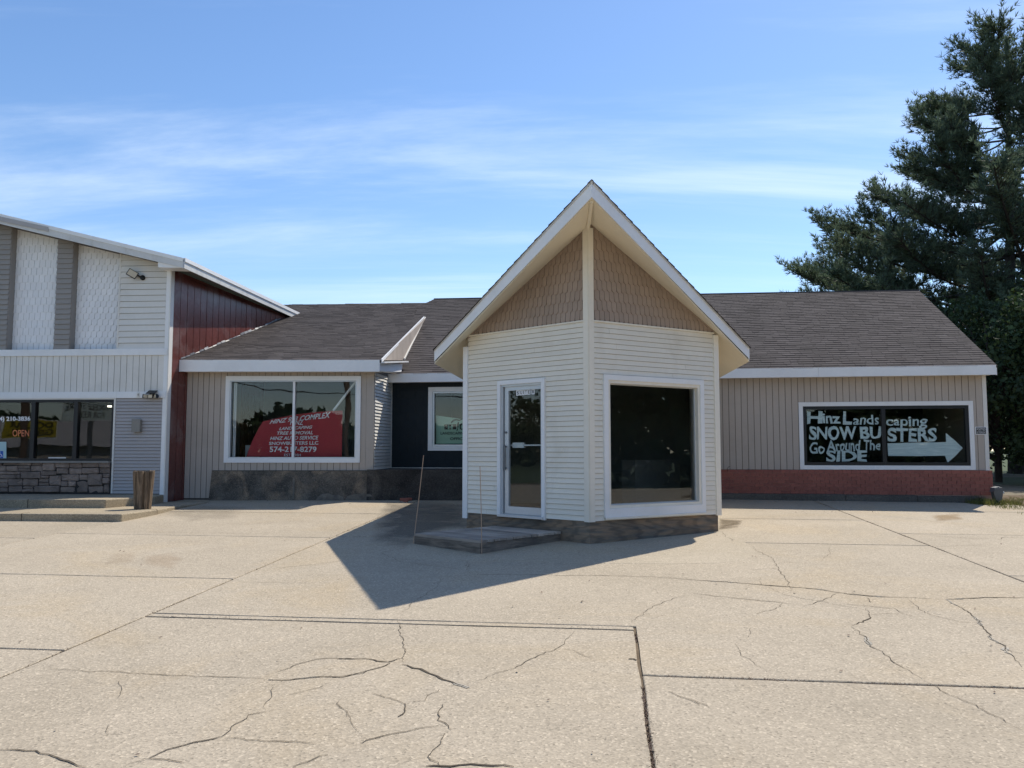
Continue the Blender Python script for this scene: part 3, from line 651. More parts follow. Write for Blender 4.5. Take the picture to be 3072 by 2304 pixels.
# gable end wall and verge board
ge = [WR.pt(UR, 0, -.002), WR.pt(UR, 0, -9.8), WR.pt(UR, EZ1 - .1, -9.8), V3((WR.pt(UR, 0, -5.2).x, WR.pt(UR, 0, -5.2).y, RG.z - .2)), WR.pt(UR, EZ1 - .1, -.002)]
TR.part('gable_wall', prism(ge, WR.U * -.1), TAUPE)
TR.part('verge_board', prism([E + WR.U * .03, RG + WR.U * .03, RG + WR.U * .03 - V3((0, 0, .22)), E + WR.U * .03 - V3((0, 0, .22))], WR.U * .022), WHITE)
# window
TRI = TR.part('interior', room(WR, w_u0 - .3, w_u1 + .2, .5, w_v1 + .35, -.102, -4.2), INTD)
winR = TR.part('window', merge(*frame_boards(WR, w_u0, w_u1, w_v0, w_v1, .10, -.02, .045)), WHITE)
TR.part('inner_frame', merge(*frame_boards(WR, w_u0 + .1, w_u1 - .1, w_v0 + .1, w_v1 - .1, .075, -.09, .012)), BLACKAL, winR)
um = uR(2652, 1305)
TR.part('mullion', fbox(WR, um - .045, um + .045, w_v0 + .17, w_v1 - .17, -.085, .008), BLACKAL, winR)
for a, b in ((w_u0 + .17, um - .04), (um + .04, w_u1 - .17)): TR.part('pane', fbox(WR, a, b, w_v0 + .16, w_v1 - .16, -.056, -.05), GLASS, winR)
zr = zm(2380, 1180, .3128)
for body, bold, q in (('H', .035, bx(128, 170, 275, 292)), ('inz', .03, bx(280, 196, 452, 290)), ('L', .04, bx(478, 170, 560, 298)), ('ands', .015, bx(572, 206, 825, 300)),
                      ('caping', .018, bx(892, 226, 1283, 340)), ('SNOW', .034, bx(155, 316, 605, 445)), ('BU', .034, bx(640, 320, 842, 438)), ('STERS', .034, bx(905, 332, 1380, 464)),
                      ('Go', .02, bx(158, 470, 300, 580)), ('Around', .02, bx(330, 448, 640, 556)), ('The', .02, bx(668, 445, 835, 548)), ('SIDE', .034, bx(315, 548, 710, 655))):
    TR.part('painted_word', text_px(WR, body, bold, zr(q), -.064, 0, 3.6), PAINTM, winR)
Fp = WR.off(-.064)
TR.part('painted_arrow', ([Fp.hit(x, y) for x, y in zr([(903, 480), (1100, 474), (1300, 470), (1465, 468), (1462, 380), (1550, 452), (1625, 525), (1550, 605), (1480, 665), (1455, 598), (1200, 602), (910, 600)])], [tuple(range(11, -1, -1))]), PAINTM, winR)
wk = [WR.pt(uR(2183, 1405) + a, vR(2183, 1405) + b, .1) for a, b in ((-.02, -.08), (-.02, 0), (.0, .03), (.05, .045))]
TR.part('loose_wire', tube(wk, .006, 5), BLACKPL)
# posted notice (hangs on the wall)
pu0, pu1, pv0, pv1 = uR(2924.5, 1292), uR(2958.5, 1292), vR(2941, 1304), vR(2941, 1280.5)
po = Thing('posted_notice', 'small black and white posted no trespassing notice beside the painted window', 'sign', WR.pt(pu0, pv0, .03))
po.part('plate', fbox(WR, pu0, pu1, pv0, pv1, .0225, .03), PAINTW)
po.part('black_field', fbox(WR, pu0 + .015, pu1 - .015, pv0 + .015, pv1 - .015, .03, .0315), BLACKP)
po.part('lettering', text_uv(WR, 'POSTED', .0, pu0 + .03, pu1 - .03, pv0 + .10, pv1 - .035, .0345), PAINTW)
po.part('lettering', text_uv(WR, 'NO TRESPASSING', -.01, pu0 + .03, pu1 - .03, pv0 + .025, pv0 + .08, .0345), PAINTW)
# ================================================================== MIDDLE SHOP (red sign window) WITH THE RECESS
TM = Thing('middle_shop', 'taupe middle shop with grey shingle roof, wide two pane window and stained concrete footing', 'building', (-5.5, 20.4, gz(20.4)))
def vM(px, py): return WM.px(px, py)[1]
def uM(px, py): return WM.px(px, py)[0]
m_u0, m_u1, m_v0, m_v1 = uM(676, 1260), uM(1082, 1260), vM(880, 1388), vM(880, 1128.5)
hM = (m_u0 + .02, m_u1 - .02, m_v0 + .02, m_v1 - .02); gM = (m_u0 + .13, m_u1 - .13, m_v0 + .13, m_v1 - .13)
mz0 = WMe.px(850, 1115)[1]; mb = vM(900, 1411); ml = uM(636, 1450)
wallM = TM.part('wall', merge(*[fbox(WM, *r, -.1, 0) for r in sub_all([(0, UM - .1, -.3, em)], [gM])]), TAUPESHADE)
vert_siding(TM, wallM, WM, .02, ml, vM(580, 1494), mz0 + .03, .138, [], TAUPE)
vert_siding(TM, wallM, WM, ml, UM - .19, mb, mz0 + .03, .156, [hM], TAUPE)
TM.part('corner_board', fbox(WM, UM - .19, UM, mb, mz0 + .03, 0, .022), TAUPE)
TM.part('footing', prism([V3((p[0], p[1], 0)) for p in ()] or [WM.pt(uM(627, 1500), -.3, .16), WM.pt(uM(1103, 1450), -.3, .16), WM.pt(uM(1103, 1450), mb - .012, .1), WM.pt(uM(640, 1413), mb - .012, .1)], WM.N * -.3), FOUND)
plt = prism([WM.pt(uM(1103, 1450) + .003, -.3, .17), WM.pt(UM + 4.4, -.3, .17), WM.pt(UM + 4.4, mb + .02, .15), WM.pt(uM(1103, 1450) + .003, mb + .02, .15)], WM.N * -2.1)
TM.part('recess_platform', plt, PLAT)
for pl_, zz in (([(1100, 1598), (1115, 1572), (1150, 1552), (1195, 1548), (1230, 1562), (1262, 1556), (1300, 1575), (1308, 1598)], 0), ([(1318, 1598), (1330, 1568), (1380, 1556), (1440, 1549), (1500, 1552), (1516, 1570), (1518, 1595)], 0), ([(930, 1440), (943, 1438), (946, 1475), (938, 1590), (928, 1590)], 0)):
    Fz = WM.off(.155 if zz == 0 else .168); q = zm(500, 850, .4069)(pl_)
    TM.part('spalled_patch', prism([Fz.hit(*p) for p in q], WM.N * .005), FSPALL)
# return wall with lap siding, recess wall in dark blue
wallQ = TM.part('return_wall', fbox(WQ, .0, UQ, 0, mz0 + .2, -.1, 0), SEAMSHADE)
lap_siding(TM, wallQ, WQ, .03, UQ - .03, mb + .02, mz0 + .02, .082, [], LWHITE)
TM.part('corner_post', fbox(WQ, UQ - .04, UQ + .0, mb, mz0, .001, .03), LWHITE)
nz1 = vR(1230, 1147)
n_u0, n_u1, n_v0, n_v1 = uR(1285.5, 1250), uR(1285.5, 1250) + 2.0, vR(1330, 1352), vR(1330, 1161.5)
gN = (n_u0 + .12, n_u1 - .12, n_v0 + .12, n_v1 - .12)
wallN = TM.part('recess_wall', merge(*[fbox(WR, *r, -.1, .004) for r in sub_all([(0, 4.6, mb - .1, nz1)], [gN])]), NAVY)
bw, bh_ = .41, .205; v = mb + .03; row = 0                  # painted block courses
while v < nz1 - .05:
    u = .06 - (bw / 2 if row % 2 else 0)
    while u < 3.6:
        for r in sub_all([(max(u, .06) + .005, u + bw - .005, v + .005, min(v + bh_, nz1) - .005)], [(n_u0 + .02, n_u1 - .02, n_v0 + .02, n_v1 - .02)]):
            TM.part('block', piece(WR, rp(r), lambda a, b: .010, .004), NAVY, wallN)
        u += bw
    v += bh_; row += 1
TM.part('recess_trim', fbox(WR, .02, 4.2, nz1 - .015, nz1 + .03, .004, .03), LWHITE)
TM.part('base_trim', fbox(WR, .02, 4.2, mb + .005, mb + .035, .016, .035), LWHITE)
TM.part('recess_interior', room(WR, n_u0 - .2, n_u1 + .2, .9, n_v1 + .3, -.102, -3.5), INTD)
winN = TM.part('window', merge(*frame_boards(WR, n_u0, n_u1, n_v0, n_v1, .11, -.02, .05)), WHITE)
TM.part('inner_frame', merge(*frame_boards(WR, n_u0 + .11, n_u1 - .11, n_v0 + .11, n_v1 - .11, .05, -.09, .02)), ALU, winN)
TM.part('pane', fbox(WR, n_u0 + .15, n_u1 - .15, n_v0 + .15, n_v1 - .15, -.05, -.044), GLASS, winN)
# M window
TM.part('interior', room(WM, m_u0 - .5, m_u1 + .2, .55, m_v1 + .25, -.102, -4.0), INT)
winM = TM.part('window', merge(*frame_boards(WM, m_u0, m_u1, m_v0, m_v1, .105, -.02, .05)), WHITE)
TM.part('inner_frame', merge(*frame_boards(WM, m_u0 + .105, m_u1 - .105, m_v0 + .105, m_v1 - .105, .03, -.09, .03)), ALU, winM)
umm = uM(881, 1260)
TM.part('mullion', fbox(WM, umm - .028, umm + .028, m_v0 + .13, m_v1 - .13, -.08, .025), WHITE, winM)
for a, b in ((m_u0 + .13, umm - .02), (umm + .02, m_u1 - .13)): TM.part('pane', fbox(WM, a, b, m_v0 + .125, m_v1 - .125, -.05, -.044), GLASS, winM)
for k in (0.02, .055): TM.part('blind_edge', fbox(WM, m_u0 + .145 + k, m_u0 + .165 + k, m_v0 + .14, m_v1 - .14, -.16, -.10), WHITE, winM)
TM.part('leaning_pole', tube([WM.off(-.3).hit(1000, 1232), WM.off(-.3).hit(1066, 1146)], .03, 8), PAINTW, winM)
TM.part('cardboard_box', fbox(WM.off(-.9), uM(700, 1370), uM(730, 1370), .9, vM(700, 1335), -.4, 0), LWHITE, winM)
# fascia, cheek, roof
mr_u = WMe.px(1139, 1098)[0]; ml_u = -.18
TM.part('fascia', fbox(WMe, ml_u, mr_u, mz0, em + .01, 0, .022), WHITE)
TM.part('soffit', fbox(WMe, ml_u + .1, mr_u - .002, mz0 + .015, mz0 + .035, -.34, -.002), LWHITE)
A0 = FM.uv(WMe.pt(mr_u, em)); Qv = FM.uv(Q); r1_ = FM.px(1292, 909); r0_ = FM.px(854, 916)
sl = (r1_[1] - r0_[1]) / (r1_[0] - r0_[0])
lft0 = FM.uv(WS.pt(.5, em)); 
def onred(v):                                                # where the red side wall cuts the roof at slope distance v
    a = FM.pt(0, v); b = FM.U; t = (WS.O - a).dot(WS.N) / b.dot(WS.N); return t
lt0 = onred(0); vt = r0_[1] + sl * (onred(r0_[1]) - r0_[0])
rM = [(lt0, -.02), (A0[0] + .03, -.02), (Qv[0] + .02, Qv[1]), (r1_[0], r1_[1]), (FM.px(838, 916)[0], vt)]
roofM = TM.part('roof', prism([FM.pt(u, v, -.004) for u, v in rM], FM.N * -.06), ROOFB)
shingle_roof(TM, roofM, FM, [(a, max(b, -.035)) for a, b in rM], ROOFM, 300)
TM.part('rear_roof', prism([FM.pt(*rM[4]), FM.pt(*rM[3]), FM.pt(*rM[3]) + V3((0, 4, -1.6)), FM.pt(*rM[4]) + V3((0, 4, -1.6))], (0, 0, -.06)), ROOFM)
A3 = WMe.pt(mr_u + .012, em); C3 = FR.hit(1208, 1081)
cheek = TM.part('roof_cheek', prism([A3 + V3((0, .02, 0)), C3, Q], (-.04, 0, 0)), TAUPESHADE)
WCk = Frame(A3, C3 - A3, (0, 0, 1)); WCk = Frame(A3, V3((C3.x - A3.x, C3.y - A3.y, 0)), (0, 0, 1))
trg = [WCk.uv(A3), WCk.uv(C3), WCk.uv(Q)]
vert_siding(TM, cheek, WCk, 0, max(t[0] for t in trg), -.2, 3.0, .15, [], TAUPE, trg, .002)
dq = (Q - A3)
TM.part('cheek_trim', prism([A3 + V3((.02, 0, .03)), Q + V3((.02, 0, .03)), Q + V3((.02, 0, -.03)), A3 + V3((.02, 0, -.045))], (.025, 0, 0)), WHITE)
TM.part('cheek_trim', prism([C3 + V3((.03, 0, .06)), Q + V3((.06, 0, .02)), Q + V3((.06, 0, -.04)), C3 + V3((.03, 0, -.02))], (.03, 0, 0)), LWHITE)
S1 = WMe.hit(1141, 1085); S2 = P(1215, 1083, 22.0)
TM.part('cheek_ledge', prism([S1 + V3((0, 0, .0)), S2, S2 - V3((0, 0, .035)), S1 - V3((0, 0, .035))], (.1, 0, 0)), WHITE)
TM.part('eave_return', prism([WMe.pt(mr_u + .003, em - .04), WMe.pt(mr_u + .003, mz0 + .01), P(1168, 1119, 21.3), P(1204, 1116, 21.6), P(1208, 1092, 21.75)], (-.03, 0, 0)), WHITE)
TM.part('recess_fascia', fbox(WRe, WRe.px(1160, 1128)[0], ue0 + .0, EZ0, EZ1, 0, .022), WHITE) if WRe.px(1160, 1128)[0] < ue0 - .05 else None
# red sign leaning inside
WI = WM.off(-.22); zs = zm(660, 1100, .20796)
sp = [WI.hit(*p) for p in zs([(378, 1300), (420, 1180), (480, 1040), (552, 900), (618, 792), (850, 738), (1080, 690), (1360, 657), (1660, 636), (1768, 634), (1755, 1300)])]
sg = Thing('red_sign', 'big red sign with white lettering and phone number standing inside the two pane window', 'sign', sp[0])
sg.part('board', prism(sp, WI.N * -.015), REDSIGN)
for body, bold, shr, q in (('HINZ 933 COMPLEX', .02, .18, [(712, 828), (1588, 738), (1596, 652), (738, 768)]), ('HINZ', .02, .18, bx(1010, 770, 1205, 840)), ('LANDSCAPING', .02, .18, [(852, 918), (1325, 893), (1333, 848), (862, 873)]),
                           ('TREE REMOVAL', .02, .18, [(820, 982), (1340, 976), (1345, 925), (826, 936)]), ('HINZ AUTO SERVICE', .02, .18, [(722, 1060), (1418, 1050), (1420, 995), (728, 1010)]),
                           ('SNOWBUSTERS LLC', .02, 0, [(706, 1130), (1418, 1125), (1420, 1072), (710, 1085)]), ('574-217-8279', .02, 0, bx(716, 1152, 1392, 1232)), ('EST 1984', 0, 0, bx(925, 1256, 1170, 1292))):
    sg.part('lettering', text_px(WI, body, bold, zs(q), .003, shr), PAINTW)
# green office sign in the recess window
WO = WR.off(-.14); zo = zm(1150, 1100, .24864)
gs = Thing('office_sign', 'pale green landscaping office sign inside the window of the dark blue wall', 'sign', WO.hit(*zo([(638, 925)])[0]))
gs.part('board', prism([WO.hit(*p) for p in zo([(636, 588), (960, 634), (1130, 660), (1130, 930), (636, 930)])], WO.N * -.006), GREENS)
gs.part('lettering', text_px(WO, 'LANDSCAPING', .03, zo(bx(690, 786, 1000, 820)), .003), BLACKP)
gs.part('lettering', text_px(WO, 'OFFICE', .035, zo(bx(805, 853, 985, 886)), .003), BLACKP)
Fo = WO.off(.003)
def flat(F, q): return ([F.hit(x, y) for x, y in q], [tuple(range(len(q) - 1, -1, -1))])
gs.part('emblem', flat(Fo, zo([(735, 698), (880, 693), (882, 757), (735, 758)])), BLACKP)
gs.part('emblem_letter', text_px(WO, 'H', .05, zo([(778, 755), (836, 755), (836, 700), (778, 700)]), .006), GREENS)
for q in ([(812, 672), (840, 640), (880, 632), (920, 640), (948, 628), (956, 640), (915, 655), (880, 648), (850, 655), (826, 682)], [(884, 700), (900, 668), (915, 668), (908, 720), (896, 770), (880, 778), (896, 740)], [(918, 700), (940, 680), (958, 690), (934, 720), (940, 750), (960, 745), (950, 765), (922, 752)]):
    gs.part('emblem', merge(flat(Fo, zo(q))), BLACKP)
# stray bricks by the footing
for k, (x, y, rz, wd) in enumerate(((1213, 1500, .1, .21), (1227, 1499, .5, .12), (1217, 1503, -.2, .09))):
    p = G(x, y + 3); fr = Frame((p.x, p.y, gz(p.y)), (math.cos(rz), math.sin(rz), 0), (0, 0, 1))
    tag(new_obj('loose_brick', *fbox(fr, -wd / 2, wd / 2, .005 if k < 2 else .004, .07 if k < 2 else .03, -.05, .05), BRICK), ('whole loose red brick lying by the dark footing', 'broken half brick beside the whole loose brick', 'small flat brick chip in front of the loose bricks')[k], 'brick', 'loose bricks by the footing')
# ================================================================== ENTRY PAVILION
cA, cB, cC = P(1399, 1350, 15.0), P(1768, 1350, 13.1), P(2150, 1350, 14.6)
WA = wall(cA, cB); WB = wall(cB, cC); LA = (cB - cA).length; LB = (cC - cB).length
TE = Thing('entry_pavilion', 'cream pointed entry pavilion with steep gable roof, brown scallop shingles and glass door', 'building', (cB.x, cB.y, 0))
AP = P(1775, 541, 11.7); ax = V3((.09, .996, 0)).normalized(); rt = V3((ax.y, -ax.x, 0))
LT, RT = P(1303, 1049, 15.2), P(2248, 1042, 15.0)
def roof_side(tip, sgn):
    lat = abs((tip - AP).dot(rt)); dz = AP.z - tip.z; Vv = rt * (-sgn * lat) + V3((0, 0, dz)); return Frame(tip, ax * sgn, Vv)
FL_, FRr = roof_side(LT, -1), roof_side(RT, 1)
def plumb(F, p): return F.O.z + ( -(F.N.x * (p[0] - F.O.x) + F.N.y * (p[1] - F.O.y)) / F.N.z)
TH = .255
sidz = 3.50; sb = WA.px(1590, 1550.5)[1] * .5 + WB.px(1960, 1554)[1] * .5
dA0, dA1, dvt = WA.px(1497, 1345)[0], WA.px(1639, 1345)[0], WA.px(1570, 1138.5)[1]
eu0, eu1, ev0, ev1 = WB.px(1808.5, 1340)[0], WB.px(2109, 1340)[0], WB.px(1960, 1548)[1], WB.px(1960, 1132.5)[1]
gE = (eu0 + .09, eu1 - .09, ev0 + .16, ev1 - .09); gD = (dA0 + .07, dA1 - .07, sb + .02, dvt - .06)
for W, L, hol, nm in ((WA, LA, gD, 0), (WB, LB, gE, 1)):
    F = FL_ if nm == 0 else FRr
    top = sidz - .02
    wl = TE.part('wall', merge(*[fbox(W, *r, -.1, 0) for r in sub_all([(0, L, sb, top)], [hol])]), CREAMSHADE)
    cov = (dA0, dA1, sb - .1, dvt) if nm == 0 else (eu0 + .02, eu1 - .02, ev0, ev1 - .02)
    lap_siding(TE, wl, W, .05, L - .05, sb, sidz, .0835, [cov], CREAM, gap=.006, thick=.022)
    a, b = W.pt(0, 0), W.pt(L, 0); za_, zb_ = plumb(F, a) - TH, plumb(F, b) - TH
    reg = [(0.04, sidz + .02), (L - .04, sidz + .02), (L - .04, zb_ + .02), (0.04, max(za_, sidz + .03))]
    if nm == 1: reg = [(0.04, sidz + .02), (L - .04, sidz + .02), (L - .04, max(zb_, sidz + .03)), (.04, za_ + .02)]
    gb = TE.part('gable', prism([W.pt(u, v, 0) for u, v in [(0, sidz - .02), (L, sidz - .02), (L, max(zb_, sidz) + .03), (0, max(za_, sidz) + .03)]], W.N * -.08), SHADOWGAP)
    scales(TE, gb, W, reg, sidz + .02, sidz + 1.7, .163, .1, SCALLOP)
    TE.part('ledge_trim', fbox(W, .04, L - .04, sidz - .004, sidz + .022, .0, .034), CREAM)
    if nm == 0:
        TE.part('soffit_moulding', prism([W.pt(.04, za_ + .02, .002), W.pt(L - .04, zb_ + .02, .002), W.pt(L - .04, zb_ - .02, .002), W.pt(.04, za_ - .02, .002)], W.N * .025), SCALLOP)
    else:
        TE.part('soffit_moulding', prism([W.pt(.04, za_ + .02, .002), W.pt(L - .04, zb_ + .02, .002), W.pt(L - .04, zb_ - .02, .002), W.pt(.04, za_ - .02, .002)], W.N * .025), SCALLOP)
bis = (WA.N + WB.N).normalized()
zc_ = plumb(FL_, cB) - TH
def zpost(W, ua, ub, z0, z1, th=.028): return fbox(W, ua, ub, z0, z1, .0, th)
TE.part('corner_post', merge(zpost(WA, LA - .085, LA + .012, sb - .012, zc_ - .02, .03), zpost(WB, -.012, .085, sb - .012, zc_ - .02, .0302)), CREAM)
TE.part('corner_trim', zpost(WA, -.06, .055, sb - .10, sidz - .18, .035), WHITE)
TE.part('corner_trim', zpost(WB, LB - .055, LB + .06, sb - .02, sidz - .02, .034), CREAM)
# walls running back to the main building, ceiling and floor keep the inside dark
TE.part('side_wall', prism([cA + V3((0, 0, sb - cA.z)), cA + ax * 6.4 + V3((0, 0, sb - cA.z)), cA + ax * 6.4 + V3((0, 0, 3.4 - cA.z)), cA + V3((0, 0, 3.4 - cA.z))], rt * .1), CREAM)
TE.part('side_wall', prism([cC + V3((0, 0, sb - cC.z)), cC + ax * 6.0 + V3((0, 0, sb - cC.z)), cC + ax * 6.0 + V3((0, 0, 3.4 - cC.z)), cC + V3((0, 0, 3.4 - cC.z))], rt * -.1), CREAM)
cz = lambda p, z: V3((p.x, p.y, z))
pl_ = [cA + rt * .12, cB + V3((0, .12, 0)), cC - rt * .12, cC - rt * .12 + ax * 6.0, cA + rt * .12 + ax * 6.2]
TE.part('floor', prism([cz(p, sb - .02) for p in pl_], (0, 0, -.05)), INTF)
TE.part('ceiling', prism([cz(p, 3.36) for p in pl_], (0, 0, .05)), INT)
TE.part('inner_wall', prism([cz(cA + ax * 2.6 + rt * .1, sb), cz(cC + ax * 3.0 - rt * .1, sb), cz(cC + ax * 3.0 - rt * .1, 3.36), cz(cA + ax * 2.6 + rt * .1, 3.36)], ax * .1), INT)
kb = P(1990, 1480, 15.6)
TE.part('low_cabinet', prism([cz(P(1905, 1400, 15.3), sb), cz(P(2040, 1400, 16.0), sb), cz(P(2040, 1400, 16.0), sb + .92), cz(P(1905, 1400, 15.3), sb + .92)], (-.2, .35, 0)), INT)
# plywood skirt
sk = lambda W, a, b, w: fbox(W, a, b, -.12, sb - .004, -.03, w)
TE.part('skirt_panel', sk(WA, .02, LA - .32, .003), PLY); TE.part('skirt_panel', sk(WA, LA - .317, LA + .004, .005), PLY)
su = WB.px(1914, 1590)[0]
TE.part('skirt_panel', sk(WB, .004, su - .002, .004), PLY); TE.part('skirt_panel', sk(WB, su + .002, LB, .001), PLY)
# roof: decking, shingles, soffits, fascias
rb_ = 12.6
for F, tip, sgn in ((FL_, LT, -1), (FRr, RT, 1)):
    apuv = F.uv(AP); d_ = -1 if sgn < 0 else 1
    rbk = F.uv(AP + ax * rb_); ebk = F.uv(tip + ax * 6.3)
    reg = [(0, 0), ebk, rbk, apuv]
    rf = TE.part('roof', prism([F.pt(u, v, -.003) for u, v in reg], F.N * -.05), ROOFB)
    reg2 = [(reg[0][0] - .03 * d_, -.03), (ebk[0], -.03), rbk, (apuv[0] - .035 * d_, apuv[1])]
    shingle_roof(TE, rf, F, reg2, ROOFM, 0)
    dn = V3((0, 0, -TH))
    TE.part('soffit', prism([tip + dn + ax * .03, tip + ax * 6.3 + dn, AP + ax * 9 + dn, AP + ax * .03 + dn], (0, 0, .02)), SOFFIT)
    inn = ax * .025
    t1, t0 = V3((0, 0, -.028)), V3((0, 0, -TH + .012)); tt0 = V3((0, 0, -.215))
    TE.part('fascia', prism([AP + t1, tip + t1, tip + tt0, AP + t0], inn), WHITE)
    TE.part('drip_edge', prism([AP + V3((0, 0, -.002)), tip + V3((0, 0, -.002)), tip + V3((0, 0, -.034)), AP + V3((0, 0, -.034))], ax * -.018), OLDWHITE)
    TE.part('eave_fascia', prism([tip + t1, tip + ax * 6.3 + t1, tip + ax * 6.3 + tt0, tip + tt0], rt * (-sgn) * .02), WHITE)
zr1 = plumb(FL_, cB) - TH - .02
TE.part('ridge_soffit_trim', tube([AP + ax * .1 + V3((0, 0, -TH - .01)), cz(cB, zr1)], .035, 6), SOFFIT)
# big window
winE = TE.part('window', merge(*frame_boards(WB, eu0, eu1, ev0, ev1, .085, -.02, .05, .155)), WHITE)
TE.part('inner_frame', merge(*frame_boards(WB, eu0 + .085, eu1 - .085, ev0 + .155, ev1 - .085, .05, -.10, .03)), CREAM, winE)
TE.part('sill', fbox(WB, eu0 - .0, eu1 + .02, ev0 - .012, ev0 + .02, .0, .07), CREAM, winE)
TE.part('pane', fbox(WB, eu0 + .12, eu1 - .12, ev0 + .19, ev1 - .12, -.062, -.056), GLASSD, winE)
TE.part('glazing_bead', merge(*frame_boards(WB, eu0 + .135, eu1 - .135, ev0 + .205, ev1 - .135, .018, -.058, -.04)), ALU, winE)
# door
lf = (WA.px(1513, 1345)[0], WA.px(1629, 1345)[0]); lt_ = WA.px(1570, 1154)[1]
casing = [fbox(WA, dA0, dA0 + .07, sb - .02, dvt, -.02, .05), fbox(WA, dA1 - .07, dA1, sb - .03, dvt, -.02, .0502), fbox(WA, dA0 + .07, dA1 - .07, dvt - .07, dvt, -.02, .0498)]
door = TE.part('door', merge(*casing), WHITE)
gu0, gu1, gv0, gv1 = WA.px(1524, 1345)[0], WA.px(1624, 1345)[0], WA.px(1575, 1522)[1], WA.px(1575, 1169)[1]
TE.part('jamb', merge(*frame_boards(WA, dA0 + .07, dA1 - .07, sb - .01, dvt - .07, .035, -.11, .018)), ALU, door)
o_ = (lf[0], lf[1], sb + .03, lt_)
TE.part('leaf', merge(fbox(WA, o_[0], gu0, o_[2], o_[3], -.06, -.012), fbox(WA, gu1, o_[1], o_[2], o_[3], -.06, -.012), fbox(WA, gu0, gu1, o_[2], gv0, -.06, -.0125), fbox(WA, gu0, gu1, gv1, o_[3], -.06, -.0125)), ALU, door)
TE.part('pane', fbox(WA, gu0 - .01, gu1 + .01, gv0 - .01, gv1 + .01, -.040, -.034), GLASS, door)
hv = WA.px(1575, 1335.5)[1]
TE.part('push_bar', merge(fbox(WA, gu0 - .02, gu1 + .02, hv - .012, hv + .012, -.10, -.075), fbox(WA, gu0 + .04, gu0 + .30, hv - .045, hv + .045, -.11, -.07)), ALU, door)
TE.part('pull_handle', merge(fbox(WA, lf[0] + .02, lf[0] + .045, hv - .42, hv + .0, .012, .035), fbox(WA, lf[0] + .02, lf[0] + .045, hv - .41, hv - .38, -.013, .012), fbox(WA, lf[0] + .02, lf[0] + .045, hv - .04, hv - .01, -.013, .012)), GALV, door)
TE.part('lock', tube([WA.pt(lf[0] + .035, hv + .22, -.014), WA.pt(lf[0] + .035, hv + .22, .008)], .02, 10), GALV, door)
TE.part('threshold', fbox(WA, dA0 + .03, dA1 - .03, sb - .02, sb + .018, -.06, .075), ALU, door)
zl = zm(1150, 1100, .24864)
tiles = (('S', 1602, 1643), ('U', 1645, 1683), ('I', 1684, 1702), ('T', 1703, 1737), ('E', 1739, 1775), ('B', 1788, 1826))
for ch_, x0, x1 in tiles:
    y0, y1 = 287 - (x0 - 1602) * .085, 350 - (x0 - 1602) * .085
    Fd = WA.off(-.0325); q = zl([(x0, y1), (x1, y1 - (x1 - x0) * .085), (x1, y0 - (x1 - x0) * .085), (x0, y0)])
    TE.part('letter_tile', ([Fd.hit(*p) for p in q], [(0, 1, 2, 3)]), PAINTW, door)
    i = 9 if ch_ != 'I' else 6
    TE.part('letter', text_px(WA, ch_, 0.012, zl([(x0 + i, y1 - 11), (x1 - i, y1 - 14), (x1 - i, y0 + 8), (x0 + i, y0 + 11)]), -.0295), BLACKP, door)
# ---- wooden deck step
nA = WA.N
def deck_pt(u, w, z): return WA.pt(u, z, w)
du0, du1, dw = LA - 2.03, LA - .572, 1.84; dzt = .160
dk = Thing('deck_step', 'low weathered grey wooden deck step in front of the glass door', 'step', WA.pt((du0 + du1) / 2, 0, dw / 2))
npl = 13
for i in range(npl):
    a, b = .03 + (dw - .03) * i / npl, .03 + (dw - .03) * (i + 1) / npl
    dk.part('plank', fbox(Frame(WA.O, WA.U, WA.V), du0 - random.uniform(0, .012), du1 + random.uniform(-.004, .022), dzt - .035 + random.uniform(-.003, .003), dzt + random.uniform(-.002, .003), a + .009, b - .008), DECKW)
zlo = -.12
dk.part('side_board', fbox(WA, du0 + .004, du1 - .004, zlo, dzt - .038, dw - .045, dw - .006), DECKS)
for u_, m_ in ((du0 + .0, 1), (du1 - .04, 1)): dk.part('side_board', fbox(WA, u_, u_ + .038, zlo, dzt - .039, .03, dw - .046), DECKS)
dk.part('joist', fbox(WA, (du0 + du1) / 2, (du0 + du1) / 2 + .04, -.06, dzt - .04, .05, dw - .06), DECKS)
for (tx, ty, bx_, by_, y, lab) in ((1271, 1366, 1240, 1600, WA.pt(du0 - .03, 0, dw + .01).y, 'thin tan marker rod leaning at the left corner of the wooden deck'), (1440, 1399, 1445.5, 1658, WA.pt(du1, 0, dw + .015).y, 'thin tan marker rod upright at the front corner of the wooden deck')):
    b = P(bx_, by_, y); t = P(tx, ty, y + .02); b.z = gz(b.y) - .02
    tag(new_obj('marker_rod', *tube([b, b * .5 + t * .5 + V3((.004, 0, 0)), t], .0065, 6), RODM), lab, 'rod', 'marker rods at the deck')
# ================================================================== LEFT STOREFRONT
TL = Thing('storefront_building', 'two storey storefront with sloping roof, white shingle panels, stone base and red steel side', 'building', (Lc[0] - 3, Lc[1], .4))
def vL(px, py): return WL.px(px, py)[1]
def uLf(px, py): return WL.px(px, py)[0]
t0, t1 = WL.px(40, 683), WL.px(474, 785); tsl = (t1[1] - t0[1]) / (t1[0] - t0[0])
def ltop(u): return t0[1] + tsl * (u - t0[0])
RP = -.19
b1t, b1b, b2t, b2b = vL(250, 1048), vL(250, 1067.5), vL(250, 1176), vL(250, 1195)
wv1, wv0 = vL(170, 1199), vL(170, 1382.5); wu1 = uLf(342, 1290)
stb = vL(170, 1479); lsb = vL(430, 1480.5)
def regL(u0, u1, v0): return [(u0, v0), (u1, v0), (u1, ltop(u1)), (u0, ltop(u0))]
c1r, c2l, c2r, p2r = uLf(28.5, 867), uLf(168, 884), uLf(216, 888), uLf(357, 904)
